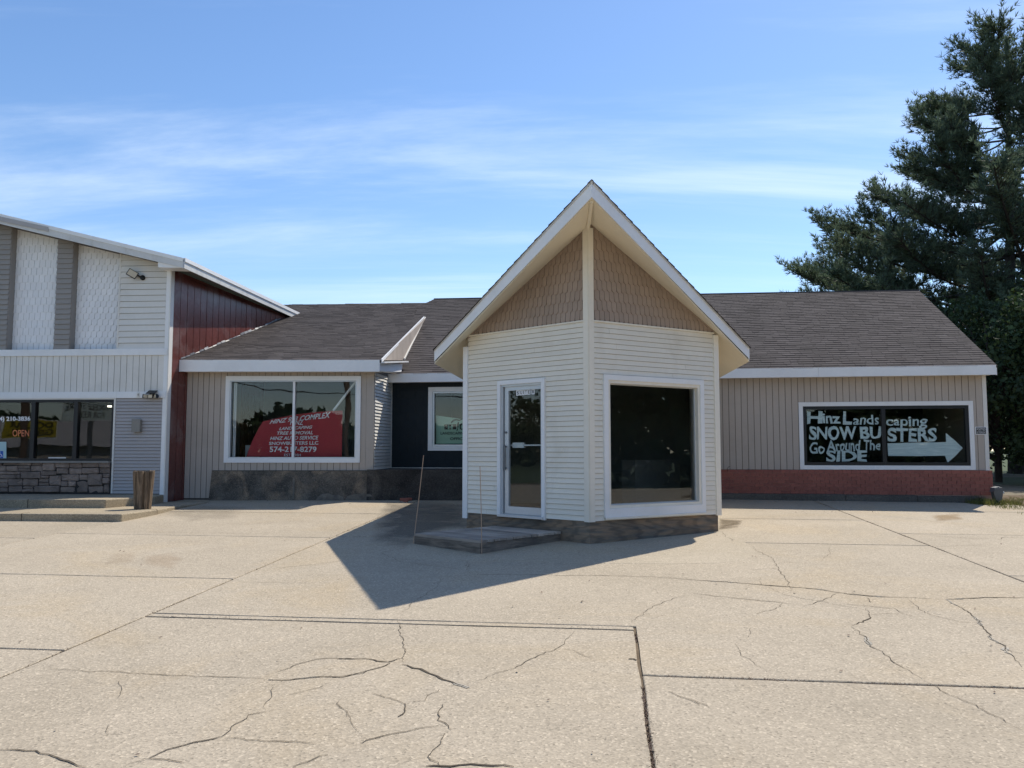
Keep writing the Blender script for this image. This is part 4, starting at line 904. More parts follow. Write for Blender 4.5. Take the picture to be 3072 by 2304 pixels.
wallL = TL.part('wall', merge(*([fbox(WL, *r, -.1, 0) for r in sub_all([(0, UL, -.2, b1t - .01)], [(0.3, wu1 - .06, wv0 + .03, wv1 - .02)])])), SEAMSHADE)
TL.part('upper_wall', prism([WL.pt(u, v, RP - .02) for u, v in regL(0, UL, b1t - .3)], WL.N * -.12), SEAMSHADE)
for a, b, fil in ((0, c1r, 1), (c2l, c2r, 1)):
    cp = TL.part('pilaster', prism([WL.pt(u, v, -.002) for u, v in regL(a, b, b1t)], WL.N * RP), GREYCOL)
    lap_siding(TL, cp, WL, a, b - .012, b1t, 9.0, .122, [], GREYCOL, regL(a, b - .012, b1t))
for a, b, fl in ((c1r, c2l, False), (c2r, p2r, True)):
    Wp = WL.off(RP); pn = TL.part('shingle_panel', prism([Wp.pt(u, v, -.004) for u, v in regL(a, b, b1t)], WL.N * -.016), SHAKEBACK)
    scales(TL, pn, Wp, regL(a + .005, b, b1t), b1t, 8.5, .148 if fl else .185, .14, SHAKE, 0, fl, .015)
us = TL.part('siding_field', prism([WL.pt(u, v, -.002) for u, v in regL(p2r, UL, b1t)], WL.N * RP), SEAMSHADE)
lap_siding(TL, us, WL, p2r + .03, UL - .1, b1t, 8.0, .143, [], LWHITE, regL(p2r + .03, UL - .1, b1t))
TL.part('panel_edge_trim', prism([WL.pt(u, v, .0) for u, v in regL(p2r - .01, p2r + .03, b1t)], WL.N * .025), LWHITE)
jn = [0, uLf(214, 1058), UL - .015]
for i in range(2): TL.part('trim_band', fbox(WL, jn[i] + .001, jn[i + 1] - .001, b1b, b1t, .001, .05 + .001 * i), WHITE)
vert_siding(TL, wallL, WL, 0, UL - .09, b2t, b1b, .152, [], LWHITE)
jn = [0, uLf(69, 1185), uLf(353, 1185), UL - .015]
for i in range(3): TL.part('trim_band', fbox(WL, jn[i] + .001, jn[i + 1] - .001, b2b, b2t, .001, .045 + .001 * (i % 2)), WHITE)
lap_siding(TL, wallL, WL, wu1 + .03, UL - .1, lsb, b2b, .0775, [], GREYSID)
TL.part('siding_edge_trim', fbox(WL, wu1 - .01, wu1 + .03, lsb, wv1 + .03, 0, .03), LWHITE)
TL.part('window_head_trim', fbox(WL, 0, wu1 - .01, wv1, wv1 + .035, 0, .028), LWHITE)
TL.part('corner_trim', merge(fbox(WL, UL - .09, UL + .005, .2, ltop(UL) + .02, .001, .03)), WHITE)
TL.part('side_corner_trim', fbox(WS, -.03, .11, .2, 6.0 if False else ltop(UL), .001, .03), LWHITE)
TL.part('base', fbox(WL, 0, UL - .02, -.2, lsb - .004, -.05, .012), KERBC)
# stone base
stw = TL.part('stone_base', fbox(WL, 0, wu1 - .012, .2, wv0 - .05, .001, .045), STONEM)
zst = zm(0, 1150, .22604)
ST = [(0,1050,50,1088),(54,1048,288,1088),(292,1048,438,1088),(442,1048,588,1086),(0,1092,100,1166),(104,1092,263,1166),(267,1092,426,1126),(267,1130,426,1166),(430,1090,588,1166),(592,1052,753,1158),(757,1050,946,1120),(775,1124,930,1200),(950,1052,1110,1122),(934,1126,1107,1204),(1114,1050,1333,1115),(1111,1119,1333,1196),(1337,1050,1478,1115),(1337,1119,1476,1196),
(0,1170,213,1209),(0,1213,250,1264),(217,1170,296,1209),(254,1213,296,1264),(300,1170,563,1264),(567,1162,771,1216),(567,1220,668,1255),(672,1220,830,1356),(834,1206,1065,1294),(1069,1202,1185,1286),(1189,1200,1380,1354),(1384,1200,1471,1250),(1384,1254,1467,1330),
(0,1268,130,1320),(134,1268,322,1360),(326,1268,523,1360),(527,1259,668,1310),(527,1314,668,1356),(834,1298,922,1366),(926,1298,1025,1366),(0,1324,128,1376),
(132,1364,315,1440),(319,1364,470,1400),(319,1404,475,1440),(0,1380,128,1440),(479,1360,810,1442),(814,1370,1016,1446),(1029,1290,1185,1450),(1189,1358,1390,1452),(1394,1336,1462,1452)]
for x0, y0, x1, y1 in ST:
    q = zst([(x0, y1), (x1, y1), (x1, y0), (x0, y0)]); uv = [WL.px(*p) for p in q]
    uv = [(min(u, wu1 - .015), v) for u, v in uv]; cx = sum(p[0] for p in uv) / 4; cy = sum(p[1] for p in uv) / 4
    jit = lambda k: random.uniform(-k, k)
    uo = []
    for k in range(4):
        a, b = uv[k], uv[(k + 1) % 4]
        for t in (.06, .5, .94): uo.append((a[0] + (b[0] - a[0]) * t + jit(.006), a[1] + (b[1] - a[1]) * t + jit(.006)))
    pr_ = random.uniform(.05, .095); n = len(uo)
    V = [WL.pt(u, v, .02) for u, v in uo] + [WL.pt(u + (cx - u) * .03, v + (cy - v) * .05, pr_ - .012 + jit(.006)) for u, v in uo]
    V += [WL.pt(u + (cx - u) * .16, v + (cy - v) * .22, pr_ + jit(.012)) for u, v in uo] + [WL.pt(cx + jit(.03), cy + jit(.02), pr_ + jit(.012))]
    F = [(r * n + i, r * n + (i + 1) % n, (r + 1) * n + (i + 1) % n, (r + 1) * n + i) for r in (0, 1) for i in range(n)] + [(2 * n + i, 2 * n + (i + 1) % n, 3 * n) for i in range(n)]
    TL.part('stone', (V, F), STONE, stw)
uq = 0.0; uz = WL.px(0, 1430)[0]                             # courses beyond the left edge of the view
while uz > .3:
    wd = random.uniform(.2, .45)
    for r in range(5):
        h = (wv0 - .05 - stb) / 5
        TL.part('stone', fbox(WL, max(0, uz - wd) + .006, uz - .008, stb + r * h + .006, stb + (r + 1) * h - .006, .02, random.uniform(.055, .09)), STONE, stw)
    uz -= wd
for i, (a, b) in enumerate(zip([0, 0] + [x * .226 for x in (300, 572, 850, 1120, 1388)], [1] + [x * .226 for x in (300, 572, 850, 1120, 1388, 1478)])):
    ua, ub = (0, uLf(0, 1384)) if i == 0 else (uLf(a, 1384), min(uLf(b, 1384), wu1 - .012))
    TL.part('sill_stone', fbox(WL, ua + .003, ub - .003, wv0 - .048, wv0, .0, .13), SILLST, stw)
# shop windows
winL = TL.part('window', merge(*frame_boards(WL, .2, wu1 - .012, wv0 + .003, wv1 - .003, .055, -.09, .015)), BLACKAL)
mu = [uLf(103, 1290), uLf(229, 1290)]; mu = [uLf(98, 1290), uLf(226, 1290)]
edges = [.25] + mu + [wu1 - .06]
for u in mu: TL.part('mullion', fbox(WL, u - .05, u + .05, wv0 + .05, wv1 - .05, -.09, .012), BLACKAL, winL)
for i in range(3): TL.part('pane', fbox(WL, edges[i], edges[i + 1], wv0 + .05, wv1 - .05, -.056, -.05), GLASSL, winL)
TL.part('interior', room(WL, .05, wu1 + .3, .45, wv1 + .2, -.102, -5.0), INTD)
TL.part('ceiling_lamp', fbox(Frame(WL.pt(uLf(278, 1230), wv1 - .12, -1.2), WL.U, WL.V), -.3, .45, 0, .04, -.06, .06), TUBEL, winL)
TL.part('lettering', text_px(WL, '(574) 210-3836', .03, [(-26, 1267), (91, 1266), (91, 1249), (-26, 1250)], -.047), PAINTW, winL)
TL.part('open_sign', text_px(WL, 'OPEN', -.012, bx(38, 1290, 87, 1309), -.12), NEON, winL)
Fs = WL.off(-.046)
TL.part('sticker', flat(Fs, bx(-14, 1325.5, 19, 1378)), PALEP, winL); TL.part('sticker_panel', flat(WL.off(-.0455), bx(-14, 1353, 9.5, 1374.5)), BLUEP, winL)
Fw2 = WL.off(-.045)
def stroke(F, pts, w):
    out = []
    for i in range(len(pts) - 1):
        (x0, y0), (x1, y1) = pts[i], pts[i + 1]; l = math.hypot(x1 - x0, y1 - y0) or 1; nx, ny = -(y1 - y0) / l * w / 2, (x1 - x0) / l * w / 2
        out.append(flat(F, [(x0 + nx, y0 + ny), (x1 + nx, y1 + ny), (x1 - nx, y1 - ny), (x0 - nx, y0 - ny)]))
    return merge(*out)
TL.part('wheelchair_symbol', merge(stroke(Fw2, [(-.5, 1357.5), (.2, 1363), (4, 1363.2), (6, 1369), (8, 1368)], 1.5), stroke(Fw2, [(3.6 * math.cos(t / 8) + .3, 1367.5 - 3.6 * math.sin(t / 8)) for t in range(14, 52, 3)], 1.1), flat(Fw2, [(-.5 + 1.3 * math.cos(t), 1356 + 1.3 * math.sin(t)) for t in [k * .785 for k in range(8)]])), PAINTW, winL)
TL.part('notice_strip', flat(Fs, bx(145, 1371.5, 198, 1378.5)), LWHITE, winL)
# roof
WLe = WL.off(.42); CF = WLe.hit(551, 776); rk = WLe.px(0, 643); cf = WLe.uv(CF); rsl = (cf[1] - rk[1]) / (cf[0] - rk[0])
CG = FM.hit(895, 940); ev = (CG - CF); CG2 = CF + ev * 1.45
RL_ = WLe.pt(-.6, cf[1] + rsl * (-.6 - cf[0])); RL2 = RL_ + ev * 1.45
nup = (CF - RL_).cross(ev); nup = (nup if nup.z > 0 else -nup).normalized()
TL.part('roof', prism([CF, CG2, RL2, RL_], nup * -.05), ROOFM)
TL.part('soffit', prism([p - V3((0, 0, .2)) for p in (CF, CG2, RL2, RL_)], nup * .02), SHADESOF)
TL.part('rake_fascia', prism([CF, RL_, RL_ - V3((0, 0, .235)), CF - V3((0, 0, .225))], WL.N * .022), OLDWHITE)
TL.part('rake_drip_edge', prism([CF + V3((0, 0, .012)), RL_ + V3((0, 0, .012)), RL_ - V3((0, 0, .075)), CF - V3((0, 0, .075))], WL.N * .036), WHITE)
gq = [WLe.off(.04).hit(*p) for p in ((-30, 643), (145, 681), (145, 694), (-30, 657))]
TL.part('grey_patch_strip', prism(gq, WL.N * .006), GREYSID)
WF = Frame(CF, V3((ev.x, ev.y, 0)), (0, 0, 1))
TL.part('eave_fascia', prism([CF, CG2, CG2 - V3((0, 0, .21)), CF - V3((0, 0, .225))], WF.N * .022), OLDWHITE)
TL.part('eave_drip_edge', prism([CF + V3((0, 0, .02)), CG2 + V3((0, 0, .02)), CG2 - V3((0, 0, .07)), CF - V3((0, 0, .07))], WF.N * .045), WHITE)
q = [WLe.hit(*p) for p in ((474, 784), (474, 802), (549, 803.5), (549, 796))]
TL.part('rake_return', prism(q, WL.N * -.4), WHITE)
# red steel side wall
s0, s1 = WS.px(523, 822), WS.px(814, 940); ssl = (s1[1] - s0[1]) / (s1[0] - s0[0])
stp = lambda u: s0[1] + ssl * (u - s0[0])
redw = TL.part('side_wall', prism([WS.pt(u, v, -.002) for u, v in ((.0, -.1), (8.5, -.1), (8.5, stp(8.5) + .1), (.0, stp(0) + .1))], WS.N * -.1), REDM)
vert_siding(TL, redw, WS, .11, 7.6, .25, 7, .305, [], REDM, [(.11, .25), (7.6, .25), (7.6, stp(7.6)), (.11, stp(.11))], 0, .022, .02, 'steel_panel')
# crumpled flashing where the red wall meets the shingles
fl_ = []
for k in range(26):
    v0_, v1_ = .0 + k * .215, .0 + (k + 1) * .215 - .02
    a = FM.pt(onred(v0_) + .03, v0_, .02); b = FM.pt(onred(v1_) + .03, v1_, .02); up = V3((0, 0, random.uniform(.015, .07))); ou = FM.U * random.uniform(.01, .045)
    TL.part('flashing_piece', ([a + up + V3((.012, 0, 0)), b + up * random.uniform(.7, 1.2) + V3((.012, 0, 0)), b + ou, a + ou * random.uniform(.6, 1.3), a + V3((.0, 0, -.01)), b + V3((0, 0, -.01))], [(0, 3, 2, 1), (0, 1, 5, 4), (3, 4, 5, 2)]), FLASH, redw)
# steps
def walk(name, pts, z, zb, mat, label):
    return struct(name, prism([V3((x, y, z)) for x, y in pts], (0, 0, zb - z)), mat, label)
lz = .245
lw = walk('lower_walk', [(-16, 16.45), (-9.35, 16.12), (-9.33, 16.12), (-7.42, 15.98), (-7.26, 17.15), (-7.27, 18.3), (-7.12, 19.5), (-7.2, 20.24), (-8.0, 20.39), (-8.13, 19.63), (-16, 20.1)], lz, -.1, STEPC, 'lower concrete walk edging the storefront')
us_ = walk('upper_step', [(-16, 17.98), (-8.53, 17.62), (-8.05, 18.95), (-8.13, 19.6), (-16, 20.1)], .425, .2, STEPC, 'upper concrete step under the storefront windows')
for o in (lw, us_):
    md = o.modifiers.new('bevel', 'BEVEL'); md.width = .022; md.segments = 2
for a, b, z0_, z1_ in (((-9.4, 16.117), (-9.4, 16.4), .0, lz + .002), ((-7.258, 17.2), (-7.45, 17.22), 0, lz + .002), ((-10.2, 17.693), (-10.2, 18.1), .22, .427)):
    d = V3((b[0] - a[0], b[1] - a[1], 0)).normalized(); pr = V3((-d.y, d.x, 0)) * .006
    p0, p1 = V3((a[0], a[1], 0)), V3((b[0], b[1], 0))
    new_obj('joint', *prism([p0 + pr + V3((0, 0, z1_)), p1 + pr + V3((0, 0, z1_)), p1 - pr + V3((0, 0, z1_)), p0 - pr + V3((0, 0, z1_))], (0, 0, z0_ - z1_)), CRACKM, lw if z1_ < .3 else us_)
# ---- things on the storefront
def flood_head(T, F, u, v, w, hw, hh, ang, yaw, name):
    c, s = math.cos(ang), math.sin(ang); cy, sy = math.cos(yaw), math.sin(yaw)
    U = F.U * (c * cy) + F.V * s + F.N * (c * sy); Vv = F.V * c - F.U * (s * cy) - F.N * (s * sy)
    Vv = (Vv - U.normalized() * Vv.dot(U.normalized())); fr = Frame(F.pt(u, v, w), U, Vv)
    h = T.part(name, merge(fbox(fr, -hw, hw, -hh, hh, -.05, .0), fbox(fr, -hw * .7, hw * .7, -hh * .7, hh * .7, -.075, -.05)), BLACKPL)
    T.part('lens', fbox(fr, -hw * .86, hw * .86, -hh * .82, hh * .82, .0, .004), LEDM, h); return fr
fu, fv = WL.px(430, 834)
f1 = Thing('floodlight', 'black wall floodlight high on the off-white siding under the roof edge', 'floodlight', WL.pt(fu, fv, .03), 'floodlights on the storefront')
f1.part('mount', tube([WL.pt(fu, fv, .018), WL.pt(fu, fv, .05), WL.pt(fu - .01, fv, .07)], [.062, .062, .045], 14), BLACKPL)
f1.part('arm', tube([WL.pt(fu, fv, .06), WL.pt(fu - .07, fv + .03, .12), WL.pt(fu - .11, fv + .05, .14)], .022, 8), BLACKPL)
hu, hv_ = WL.px(410, 826); flood_head(f1, WL, hu, hv_, .2, .115, .085, -.5, -.45, 'head')
fu, fv = WL.px(461, 1183)
f2 = Thing('solar_floodlight', 'black solar floodlight with three lamp heads on the white band above grey siding', 'floodlight', WL.pt(fu, fv - .05, .05), 'floodlights on the storefront')
f2.part('mount', fbox(WL, fu - .05, fu + .05, fv - .05, fv + .05, .045, .10), BLACKPL)
f2.part('solar_panel', prism([WL.pt(fu - .09, fv + .0, .20), WL.pt(fu + .12, fv + .0, .20), WL.pt(fu + .12, fv + .075, .05), WL.pt(fu - .09, fv + .075, .05)], (0, 0, .015)), BLACKPL)
for du_, yw in ((-.115, -.8), (.0, 0), (.115, .7)): flood_head(f2, WL, fu + du_, fv - .055, .16, .055, .045, 0.0 + du_ * .8, yw, 'head')
bu0, bu1, bv0, bv1 = uLf(414, 1185), uLf(422.5, 1185), vL(418, 1191.5), vL(418, 1178)
nb_ = Thing('house_number_plate', 'tiny cream plate with number four on the white band beside the solar floodlight', 'plate', WL.pt(bu0, bv0, .05))
nb_.part('plate', fbox(WL, bu0, bu1, bv0, bv1, .046, .06), LWHITE); nb_.part('numeral', text_uv(WL, '4', .02, bu0 + .015, bu1 - .015, bv0 + .02, bv1 - .02, .062), GREYBOX)
mu0, mu1, mv0, mv1 = uLf(403, 1277), uLf(426.5, 1277), vL(414, 1296), vL(414, 1258.5)
mb_ = Thing('meter_box', 'plain tan electrical box on the grey siding of the storefront', 'box', WL.pt(mu0, mv0, .02))
mb_.part('case', fbox(WL, mu0, mu1, mv0, mv1, .012, .11), GREYBOX); mb_.part('cover', fbox(WL, mu0 - .006, mu1 + .006, mv0 - .004, mv1 + .006, .11, .12), GREYBOX)
# hollow log planter
lp = P(428, 1523, 17.35); lp.z = lz
lg = Thing('log_planter', 'hollow weathered tree log standing upright on the concrete walk', 'planter', lp)
n = 40; prof = [(0, .165), (.1, .172), (.3, .183), (.5, .196), (.68, .208), (.775, .214)]
V = []; random.seed(5); ph = [mnoise.noise(V3((k * 1.7, .3, 9))) for k in range(n)]
deep = [1 - (.24 if k in (3, 7, 12, 18, 22, 27, 33, 37) else 0) - .045 * abs(ph[k]) for k in range(n)]
for z, r in prof:
    for k in range(n):
        t = 2 * math.pi * k / n; rr = r * (deep[k] + .02 * mnoise.noise(V3((k * .9, z * 2.0, 1))))
        V.append(lp + V3((rr * math.cos(t), rr * math.sin(t), z + (.03 * ph[k] if z > .7 else 0))))
m = len(prof); 
for z, r in ((.775, .165), (.60, .15)):
    for k in range(n):
        t = 2 * math.pi * k / n; V.append(lp + V3((r * math.cos(t), r * math.sin(t), z + (.035 * ph[k] if z > .7 else 0))))
F = [(r * n + k, r * n + (k + 1) % n, (r + 1) * n + (k + 1) % n, (r + 1) * n + k) for r in range(m + 1) for k in range(n)]
lg.part('log', (V, F), STUMPW); lg.part('soil', tube([lp + V3((0, 0, .60)), lp + V3((0, 0, .615))], .155, 20), CRACKM)
random.seed(21)
# ---- lamp pedestal by the right-hand corner
pp = P(2992, 1494, 19.35); pp.z = gz(pp.y) - .05
lpd = Thing('ground_spotlight', 'grey metal ground spotlight housing in the dry grass by the brick corner', 'spotlight', pp)
fr = Frame(pp, (1, 0, 0), (0, 0, 1))
lpd.part('stem', tube([pp, pp + V3((0, 0, .16))], .035, 8), GALV)
lpd.part('housing', prism([fr.pt(-.06, .13, .05), fr.pt(.075, .13, .05), fr.pt(.11, .36, .07), (fr.pt(.09, .43, .07)), fr.pt(-.09, .42, .07), fr.pt(-.115, .33, .07)], (0, .14, .0)), GALV)
lpd.part('hood', prism([fr.pt(-.125, .33, .10), fr.pt(-.03, .40, .10), fr.pt(.02, .455, .10), fr.pt(-.09, .425, .10)], (0, .2, 0)), GALV)
lpd.part('knob', tube([fr.pt(.09, .30, .0), fr.pt(.15, .31, .0), fr.pt(.16, .31, 0)], [.03, .035, .02], 8), LWHITE)
# ================================================================== TREES AND GRASS
def rv(): return V3((random.uniform(-1, 1), random.uniform(-1, 1), random.uniform(-1, 1)))
def tuft(V, F, p, d, ln, wd, n):
    for _ in range(n):
        dd = (d + rv() * .85).normalized(); s = dd.cross(rv()).normalized() * wd * .5; l = ln * random.uniform(.6, 1.1); b = len(V)
        V += [p - s * .6, p + s * .6, p + dd * l * .6 + s, p + dd * l]; F += [(b, b + 1, b + 2, b + 3)]
def pine(base, H, z0, rfun, seed, label, spacing=.62, nl=(4, 6), dens=1.0, lean=V3((0, 0, 0)), group=None):
    random.seed(seed); base = V3(base)
    T = Thing('pine_tree', label, 'tree', base, group)
    tp = [base + V3((lean.x * (h / H), lean.y * (h / H), h)) + V3((mnoise.noise(V3((h * .2, seed, 0))) * .25, 0, 0)) for h in [H * i / 9 for i in range(10)]]
    T.part('trunk', tube(tp, [.30 * (1 - i / 9) ** .8 + .03 for i in range(10)], 9), BARK)
    BV, NV, NF = [], [], []
    z = z0
    while z < H - .4:
        c = base + V3((lean.x * z / H, lean.y * z / H, z)); n = random.randint(*nl); a0 = random.uniform(0, 6.28)
        for k in range(n):
            az = a0 + 6.283 * k / n + random.uniform(-.35, .35); R = rfun(z, az) * random.uniform(.72, 1.05)
            if R < .35: continue
            out = V3((math.cos(az), math.sin(az), 0)); sd = V3((-out.y, out.x, 0)); rise = random.uniform(.12, .42) * R * (.4 + .9 * z / H); pts = []
            for i in range(7):
                t = i / 6; pts.append(c + out * (R * t) + sd * (math.sin(t * 3 + k) * .05 * R) + V3((0, 0, rise * (t ** 1.7) - .06 * R * math.sin(t * 3.14))))
            BV.append(tube(pts, [max(.012, .05 * (R / 5) * (1 - i / 7) + .01) for i in range(7)], 4, False))
            ns = int(16 * dens * (.6 + R / 5))
            for j in range(ns):
                t = random.uniform(.2, 1.0) ** .62; i = min(5, int(t * 6)); p = pts[i].lerp(pts[i + 1], t * 6 - i)
                sgn = random.choice((-1, 1)); ln = (.85 + .17 * R * (1.1 - t)) * random.uniform(.45, 1.1) * min(1.0, R / 2.2 + .25)
                dr = (out * random.uniform(.35, 1.0) + sd * sgn * random.uniform(.2, 1.0) + V3((0, 0, random.uniform(.0, 1.15)))).normalized()
                q = p + dr * ln + V3((0, 0, .14 * ln))
                BV.append(tube([p, p.lerp(q, .5) - V3((0, 0, .02)), q], [.013, .009, .005], 3, False))
                m = max(2, int(ln / .16))
                for s in range(m):
                    tt = (s + 1) / m; pp_ = p.lerp(q, tt) + rv() * .09
                    tuft(NV, NF, pp_, (dr * .8 + V3((0, 0, .5))).normalized(), .33, .046, 9)
        z += spacing * random.uniform(.75, 1.25)
    for s in range(40): tuft(NV, NF, tp[-1] + rv() * .25 - V3((0, 0, random.uniform(0, .7))), V3((0, 0, 1)), .3, .04, 6)
    o = T.part('limbs', merge(*BV), BARK)
    o = T.part('crown', (NV, NF), NEEDLE); return T
x0 = P(3012, 700, 38).x
TAB = [(0, 9.6), (9.3, 9.2), (10.9, 8.0), (11.6, 7.2), (12.7, 6.5), (13.4, 6.0), (14.7, 4.5), (16.4, 4.4), (17.6, 3.6), (19.0, 3.0), (20.2, 2.3), (21.6, 1.4), (23.2, .4), (30, .4)]
def rA(z, az):
    z = z + 1.2
    for (a, ra_), (b, rb__) in zip(TAB, TAB[1:]):
        if a <= z < b: return max(.3, (ra_ + (rb__ - ra_) * (z - a) / (b - a)) * 1.1 * (1.0 + .07 * math.sin(az * 3 + z * 2)))
    return .3
pine((x0, 38, gz(38)), 20.6, 3.2, rA, 3, 'tall ragged white pine towering behind the right-hand roof end', .74, (5, 7), 1.85, V3((.5, 0, 0)))
pine((P(2610, 1000, 46).x, 46, gz(46)), 13.2, 5.0, lambda z, a: max(.3, min(4.3, .95 * (13.9 - z))), 9, 'smaller dark pine deeper behind, left of the tall white pine', .8, (4, 5), 1.0)
pine((x0 + 6.5, 42, gz(42)), 19.0, 1.2, lambda z, a: max(.3, min(7, .66 * (19.6 - z))), 15, 'second tall pine at the right picture edge', 1.0, (4, 6), 1.0)
def leafy(name, label, base, H, R, mat, n, seed, z0=1.0, leaf=.16, cat='tree', group=None, squash=1.0, nclump=None):
    random.seed(seed); base = V3(base); T = Thing(name, label, cat, base, group)
    limbs = [tube([base, base + V3((.05, 0, H * .35)), base + V3((.0, .05, H * .7))], [.035 * H ** .7, .025 * H ** .7, .01 * H ** .7], 7)]
    V, F = [], []; nc = nclump or int(14 + H * 4); per = max(6, n // nc)
    for c in range(nc):
        th = random.uniform(0, 6.283); ph_ = random.uniform(-.75, 1.0); rr = R * random.uniform(.35, 1.0) * math.sqrt(max(.1, 1 - ph_ * ph_ * .8))
        cc = base + V3((rr * math.cos(th), rr * math.sin(th), z0 + (H - z0) * (.5 + .48 * ph_))); cr = R * random.uniform(.16, .36)
        if c % 2 == 0:
            limbs.append(tube([base + V3((0, 0, z0 + (cc.z - base.z - z0) * .4)), base.lerp(cc, .6) + V3((0, 0, .3 * (cc.z - base.z))), cc], [.02 * H ** .6, .012 * H ** .6, .006], 4, False))
        for k in range(per):
            p = cc + rv().normalized() * (cr * random.uniform(.2, 1.05)); d = rv().normalized(); s = d.cross(rv()).normalized(); l = leaf * random.uniform(.6, 1.3); b = len(V)
            V += [p - d * l * .5, p + s * l * .32, p + d * l * .5, p - s * l * .32]; F.append((b, b + 1, b + 2, b + 3))
    T.part('trunk', merge(*limbs), BARK); T.part('crown', (V, F), mat); return T
leafy('understorey_tree', 'dark leafy tree under the pines just right of the building corner', (P(2985, 1200, 28).x, 28, gz(28)), 6.2, 2.6, LEAFD, 9000, 31, .3, .17, nclump=70)
leafy('understorey_tree', 'dark leafy tree filling the right picture edge under the pines', (P(3100, 1200, 27).x + .6, 27, gz(27)), 5.2, 2.6, LEAFD, 9000, 32, .2, .17, nclump=70)
leafy('understorey_tree', 'sunlit yellow-green leafy tree glowing between the pine trunks', (P(3040, 1000, 38).x, 38, gz(38)), 8.6, 2.6, LEAFY, 6000, 33, 3.0, .2, nclump=40)
leafy('understorey_tree', 'dark leafy tree mostly hidden behind the roof end at the right', (P(2860, 1200, 36).x, 36, gz(36)), 7.0, 3.4, LEAFD, 8000, 34, .3, .2, nclump=60)
leafy('understorey_tree', 'broad dark leafy tree closing the view at ground level behind the pines', (P(3060, 1200, 42).x, 42, gz(42)), 8, 4.5, LEAFD, 9000, 35, .2, .24, nclump=80)
random.seed(77)
def grass_patch(name, label, pts, n, hmax, mat):
    V, F = [], []
    xs = [p[0] for p in pts]; ys = [p[1] for p in pts]
    def inside(x, y):
        r = False
        for i in range(len(pts)):
            (x1, y1), (x2, y2) = pts[i], pts[i - 1]
            if (y1 > y) != (y2 > y) and x < (x2 - x1) * (y - y1) / (y2 - y1) + x1: r = not r
        return r
    k = 0
    while k < n:
        x, y = random.uniform(min(xs), max(xs)), random.uniform(min(ys), max(ys))
        if not inside(x, y): continue
        k += 1
        dn = mnoise.noise(V3((x * 1.6, y * 1.6, 4)))
        if dn < random.uniform(-.6, .35): continue
        h = hmax * random.uniform(.3, 1.0) * (.7 + dn); w = .006; a = random.uniform(0, 6.28); p = V3((x, y, gz(y) - .04)); b = len(V); tip = V3((math.cos(a) * h * .5, math.sin(a) * h * .5, h))
        sd = V3((-math.sin(a), math.cos(a), 0)) * w
        V += [p - sd, p + sd, p + tip * .6 + sd * .7, p + tip]; F.append((b, b + 1, b + 2, b + 3))
    o = new_obj(name, V, F, mat); o['kind'] = 'stuff'; o['label'] = label; o['category'] = 'grass'; return o
grass_patch('grass', 'sparse dry yellow-green grass around the brick corner and drive edge', [(10.75, 19.75), (10.45, 17.2), (11.2, 15.4), (14.5, 15.4), (15.5, 19.5), (13.0, 21.2), (11.5, 20.6)], 15000, .13, GRASSM)
grass_patch('grass_tuft', 'thicker grass tuft against the end of the kerb', [(10.55, 19.75), (10.6, 19.15), (11.5, 19.0), (11.9, 19.6), (11.6, 19.9)], 2600, .2, GRASSM)
def weeds(name, label, segs, n, h, mat):
    V, F = [], []
    for _ in range(n):
        (a0, b0, a1, b1) = random.choice(segs); t = random.random(); p = gp(a0 + (a1 - a0) * t + random.gauss(0, .006), b0 + (b1 - b0) * t)
        if mnoise.noise(p * .9 + V3((0, 0, 7))) < .02: continue
        p.z -= .012; a = random.uniform(0, 6.28); hh = h * random.uniform(.3, 1); tip = V3((math.cos(a) * hh, math.sin(a) * hh, hh * .8)); sd = V3((-math.sin(a), math.cos(a), 0)) * .004; b = len(V)
        V += [p - sd, p + sd, p + tip * .6 + sd, p + tip]; F.append((b, b + 1, b + 2, b + 3))
    o = new_obj(name, V, F, mat); o['kind'] = 'stuff'; o['label'] = label; o['category'] = 'weeds'
weeds('joint_weeds', 'dry weeds and moss along the slab joints', [(.24, 3.5, .24, 7.8), (.24, 3.5, .24, 7.8), (-4.52, 4, -4.52, 18), (-4.5, 7.9, .2, 7.9), (4.92, 8, 4.92, 20), (.24, 6.51, 4.9, 6.51)], 2600, .03, WPOLE)
LV, LF = [], []
for _ in range(420):
    x, y = random.uniform(-8, 10), random.choice((random.uniform(4.5, 20), random.uniform(17.5, 20.2))); p = V3((x, y, gz(y) + .012)); a = random.uniform(0, 6.28); l = random.uniform(.008, .026); d = V3((math.cos(a), math.sin(a), random.uniform(0, .4))) * l; e = V3((-math.sin(a), math.cos(a), random.uniform(-.2, .3))) * l * .5; b = len(LV)
    LV += [p - d, p + e, p + d, p - e]; LF.append((b, b + 1, b + 2, b + 3))
lo = new_obj('leaf_litter', LV, LF, WPOLE); lo['kind'] = 'stuff'; lo['label'] = 'tiny dry leaves and grit scattered on the concrete'; lo['category'] = 'litter'
# cables from the pine to the right
ct = V3((P(2975, 950, 29).x, 29, P(2975, 957, 29).z)); 
for k, (py0, py1) in enumerate(((958, 944), (980, 975))):
    a, b = P(2968, py0, 28.5), P(3260, py1 - 22, 25.5); pts = [a.lerp(b, t) - V3((0, 0, .12 * math.sin(math.pi * t))) for t in [i / 8 for i in range(9)]]
    tag(new_obj('overhead_cable', *tube(pts, .011, 5), BLACKPL), ('upper thin overhead cable crossing the dark pines at right', 'lower thin overhead cable crossing the dark pines at right')[k], 'cable', 'overhead cables at right')
